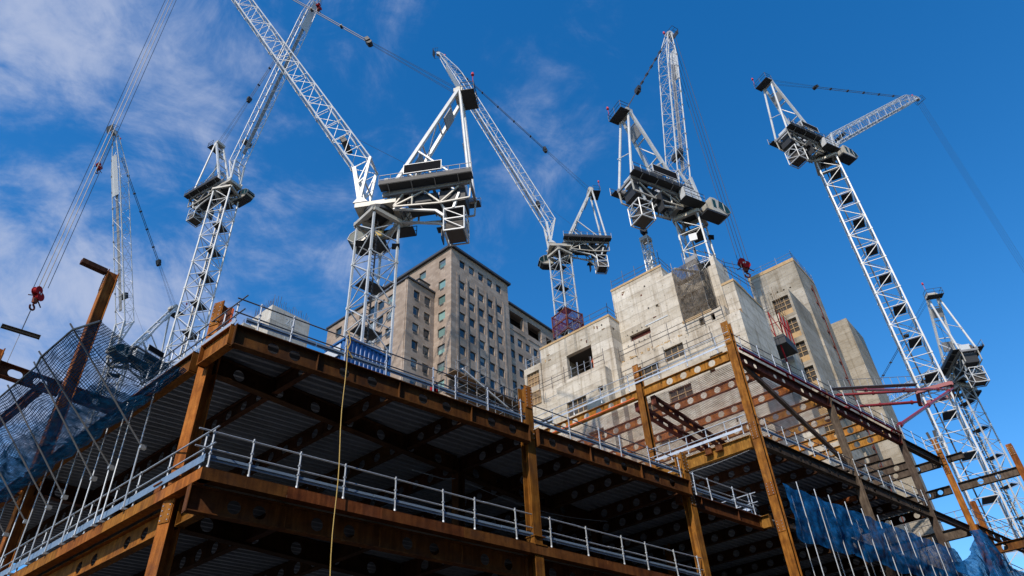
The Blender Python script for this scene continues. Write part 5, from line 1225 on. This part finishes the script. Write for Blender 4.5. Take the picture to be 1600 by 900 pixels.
c, tip = crane('largest white luffing crane, in front of the office tower', (24.1, 31.44, 39.2), 122.1, 61.8, 50.5, 14.7, 7.1, k=.87, mw=2.17, maz=122.1 - 38 + 90, cab=-1, board=1, hoist=(36.7, .62))
hook_block((tip.x, tip.y, 36.3), 'dark red hook block lifting a short steel beam at left', .78, 0.5)
lb_ = thing('lifted_beam', (tip.x, tip.y, 32.7), 'short brown steel beam hanging from the left hook block on a sling', 'steel beam')
ibeam((tip.x - 1.22, tip.y + .22, 32.9), (tip.x + 1.22, tip.y - .22, 32.85), depth=0.26, fw=0.26).build('beam', 'greysteel', lb_)
MB().tube((tip.x, tip.y, 34.6), (tip.x, tip.y, 32.85), .035, 5).build('sling', 'rope', lb_)
MB().tube((tip.x, tip.y, 32.6), (tip.x, tip.y, 26.8), .02, 4).build('tag_line', 'rope', lb_)
c, tip = crane('slim white luffing crane left of the numbered core, jib leaning right', (30.42, 74.72, 77.32), 279.6, 75.0, 45.1 * .87, 15.0, 6.2, k=.87, mw=2.5, maz=30, cab=1, hoist=(115, .3))
hook_block((tip.x, tip.y, 114.6), 'small red hook block high beside the left crane jib', .9, .3)
crane('white luffing crane with red mast collar beside the pale core', (74.88, 49.37, 78.32), 137.6, 68.3, 49.9, 14.3, 6.8, mw=2.5, maz=137.6 + 30, cab=-1, collar=None)
c, tip = crane('white luffing crane standing on the pale core, jib almost upright', (57.28, 20.53, 54.99), -21.7, 80.6, 33.6, 14.1, 5.9, mw=2.5, zbase=20, maz=-21.7 + 30, cab=-1, hoist=(50.8, .62))
hook_block((tip.x, tip.y, 50.6), 'bright red hook block with white marks above the grey core', 1.0, -0.9)
c5, tip = crane('tall white crane at right tied back by red struts, jib low', (86.8, 8.92, 79.2), 337.8, 40.5, 50.2, 14.7, 6.2, mw=2.75, maz=337.8 + 34, cab=-1, hoist=(30, .6))
c, tip = crane('distant white crane at far left behind the blue net', (34.28, 107.16, 65.63), 195.4, 68.8, 34.9, 13.9, 6.66, mw=2.5, maz=150, cab=1, hoist=(96.0, .4))
hook_block((tip.x, tip.y, 95.7), 'small dark red hook block close under the distant left jib tip', .9, .2)
crane('far white crane at right edge, half hidden behind the tied mast', (119.67, 9.01, 54.71), 29.3, 19.1, 44.8, 13.1, 5.6, mw=2.5, maz=60, cab=-1)

# red collars: mesh screens on the third crane's mast, tie frame of the right crane
RC = thing('mast_cage', (74.88, 49.37, 60), 'red mesh cage round the mast of the crane beside the pale core', 'mast cage')
a = rad(137.6 + 30); cm, sm_ = math.cos(a), math.sin(a); t2 = 1.65; q = [(-t2, -t2), (t2, -t2), (t2, t2), (-t2, t2)]
def Q3(i, z): i %= 4; return V((74.88 + q[i][0] * cm - q[i][1] * sm_, 49.37 + q[i][0] * sm_ + q[i][1] * cm, z))
for i in range(4):
    s_ = sheet(lambda u, v: Q3(i, 0).lerp(Q3(i + 1, 0), u) + Z * (61.6 + 3.6 * v), 2, 2, 3.3, 3.6); s_.build('mesh_screen', 'netred', RC)
    MB().bar(Q3(i, 61.4), Q3(i, 65.4), .14).build('corner_post', 'maroon', RC)
    for z in (61.5, 63.4, 65.2): MB().bar(Q3(i, z), Q3(i + 1, z), .12, .2).build('rail', 'maroon', RC)
TF = thing('mast_tie', (86.8, 8.92, 39), 'red tie frame and struts holding the right crane mast to the frame', 'mast tie')
a = rad(337.8 + 34); cm, sm_ = math.cos(a), math.sin(a); t2 = 1.75; q = [(-t2, -t2), (t2, -t2), (t2, t2), (-t2, t2)]
def Q5(x, y, z): return V((86.8 + x * cm - y * sm_, 8.92 + x * sm_ + y * cm, z))
for i in range(4): MB().bar(Q5(*q[i], 40.0), Q5(*q[(i + 1) % 4], 40.0), .36, .42).build('collar_beam', 'redtie', TF)
for p, e, r_ in ((Q5(-1.7, 1.7, 40.2), (78.8, 18.0, 40.3), .15), (Q5(-1.7, -1.0, 39.5), (67.5, 13.0, 34.4), .13), (Q5(-1.7, -1.7, 39.4), (56.9, 9.6, 25.2), .15), (Q5(1.0, 1.7, 40), (82, 18, 40), .17)):
    d_ = V(e) - p; MB().tube(p, p + d_ * .1, r_ * .6, 8, r_).tube(p + d_ * .1, p + d_ * .9, r_, 10).tube(p + d_ * .9, V(e), r_, 8, r_ * .6).build('tie_strut', 'redtie', TF)
    for f in (.1, .5, .9): MB().tube(p + d_ * (f - .008), p + d_ * (f + .008), r_ * 1.5, 10).build('flange', 'redtie', TF)
wk = MB(); p, e = Q5(-1.7, 1.5, 40.9), V((78.8, 17.6, 41.0)); wk.bar(p, e, .7, .06)
for i in range(12):
    x_ = p.lerp(e, i / 11); wk.bar(x_, x_ + Z * 1.1, .05)
wk.bar(p + Z * 1.1, e + Z * 1.1, .05); wk.build('tie_walkway', 'darkgalv', TF)

# small fittings on the masts
def fitting(cr, name, mat, p, w_, h_, az, tilt=0.0):
    a = rad(az); d = V((math.cos(a), math.sin(a), 0)); n_ = V((-d.y, d.x, 0)); up = (Z * math.cos(tilt) + d * math.sin(tilt)); f = d * math.cos(tilt) - Z * math.sin(tilt)
    MB().frame(V(p) - n_ * w_ / 2 - up * h_ / 2, n_ * w_, up * h_, f * 0.12).build(name, mat, cr)
for cr in [o for o in bpy.data.objects if o.name.startswith('tower_crane')]:
    if cr['label'].startswith('largest'):
        fitting(cr, 'floodlight', 'black', (23.15, 32.15, 36.3), .55, .42, 225, 0.5); fitting(cr, 'floodlight', 'black', (25.0, 30.35, 36.1), .55, .42, 225, 0.5)
        fitting(cr, 'yellow_tag', 'yrope', (23.9, 31.0, 37.0), .5, .45, 225)
    if 'standing on the pale core' in cr['label']:
        fitting(cr, 'white_board', 'whitesheet', (55.7, 20.1, 50.6), .8, .9, 200)
        fitting(cr, 'floodlight', 'black', (58.4, 19.2, 51.8), .6, .5, 230, .4)
# loose site clutter on the near roof edge and hanging leads under the right frame
cb = MB(); cb.path([W(29.2 + i * 1.1, 0.1, 18.25 - 0.22 * math.sin(PI * (i % 9) / 9)) for i in range(18)], 0.016, 4); cb.build('hanging_lead', 'rope', B)

# small box-outs and timber packers left in the pale core faces
for i in range(26):
    f_ = random.random()
    if f_ < .4: x_, y_, z_ = xl, random.uniform(28.7, 36.5), random.uniform(40.2, 41.7)
    elif f_ < .7: x_, y_, z_ = xm, random.uniform(23, 28.2), random.uniform(40.6, 45.5)
    else: x_, y_, z_ = xw, random.uniform(16.6, 28), random.uniform(27, 36.3)
    a_, b_ = random.choice(((.09, .09), (.12, .3), (.35, .1), (.16, .16)))
    MB().box(x_ - .03, x_ + .05, y_, y_ + a_, z_, z_ + b_).build('box_out', random.choice(['netdark', 'board', 'maroon', 'ply']), K)
for y_ in (31.0, 32.4, 33.6): MB().box(xl - .012, xl + .02, y_, y_ + .28, 39.95, 41.95).build('cement_streak', 'conc2', K)

# unseen row added behind the viewer to block sky light from the street faces
OB = thing('sky_blocker_building', (10, -10, 0), 'long plain stone building, unseen, added behind the viewer to shade the street faces', 'building')
ops = [(4 + 4.2 * i, 6 + 4.2 * i, 3.2 + 4.1 * j, 5.6 + 4.1 * j) for i in range(36) for j in range(7)]
mb = MB(); wall(mb, (-70, -10), (1, 0, 0), 160, 0, 33, ops, (0, -1, 0), .3)
mb.quad((-70, -10, 33), (90, -10, 33), (90, -30, 33), (-70, -30, 33)); mb.quad((-70, -30, 0), (90, -30, 0), (90, -30, 33), (-70, -30, 33))
mb.quad((-70, -10, 0), (-70, -30, 0), (-70, -30, 33), (-70, -10, 33)); mb.quad((90, -10, 0), (90, -30, 0), (90, -30, 33), (90, -10, 33)); mb.build('wall', 'stone', OB)
MB().box(-69.5, 89.5, -10.6, -10.4, 1, 32).build('glazing', 'glass', OB)
MB().box(-70.3, 90.3, -30, -9.5, 33.01, 33.6).build('roof_edge', 'roof', OB)
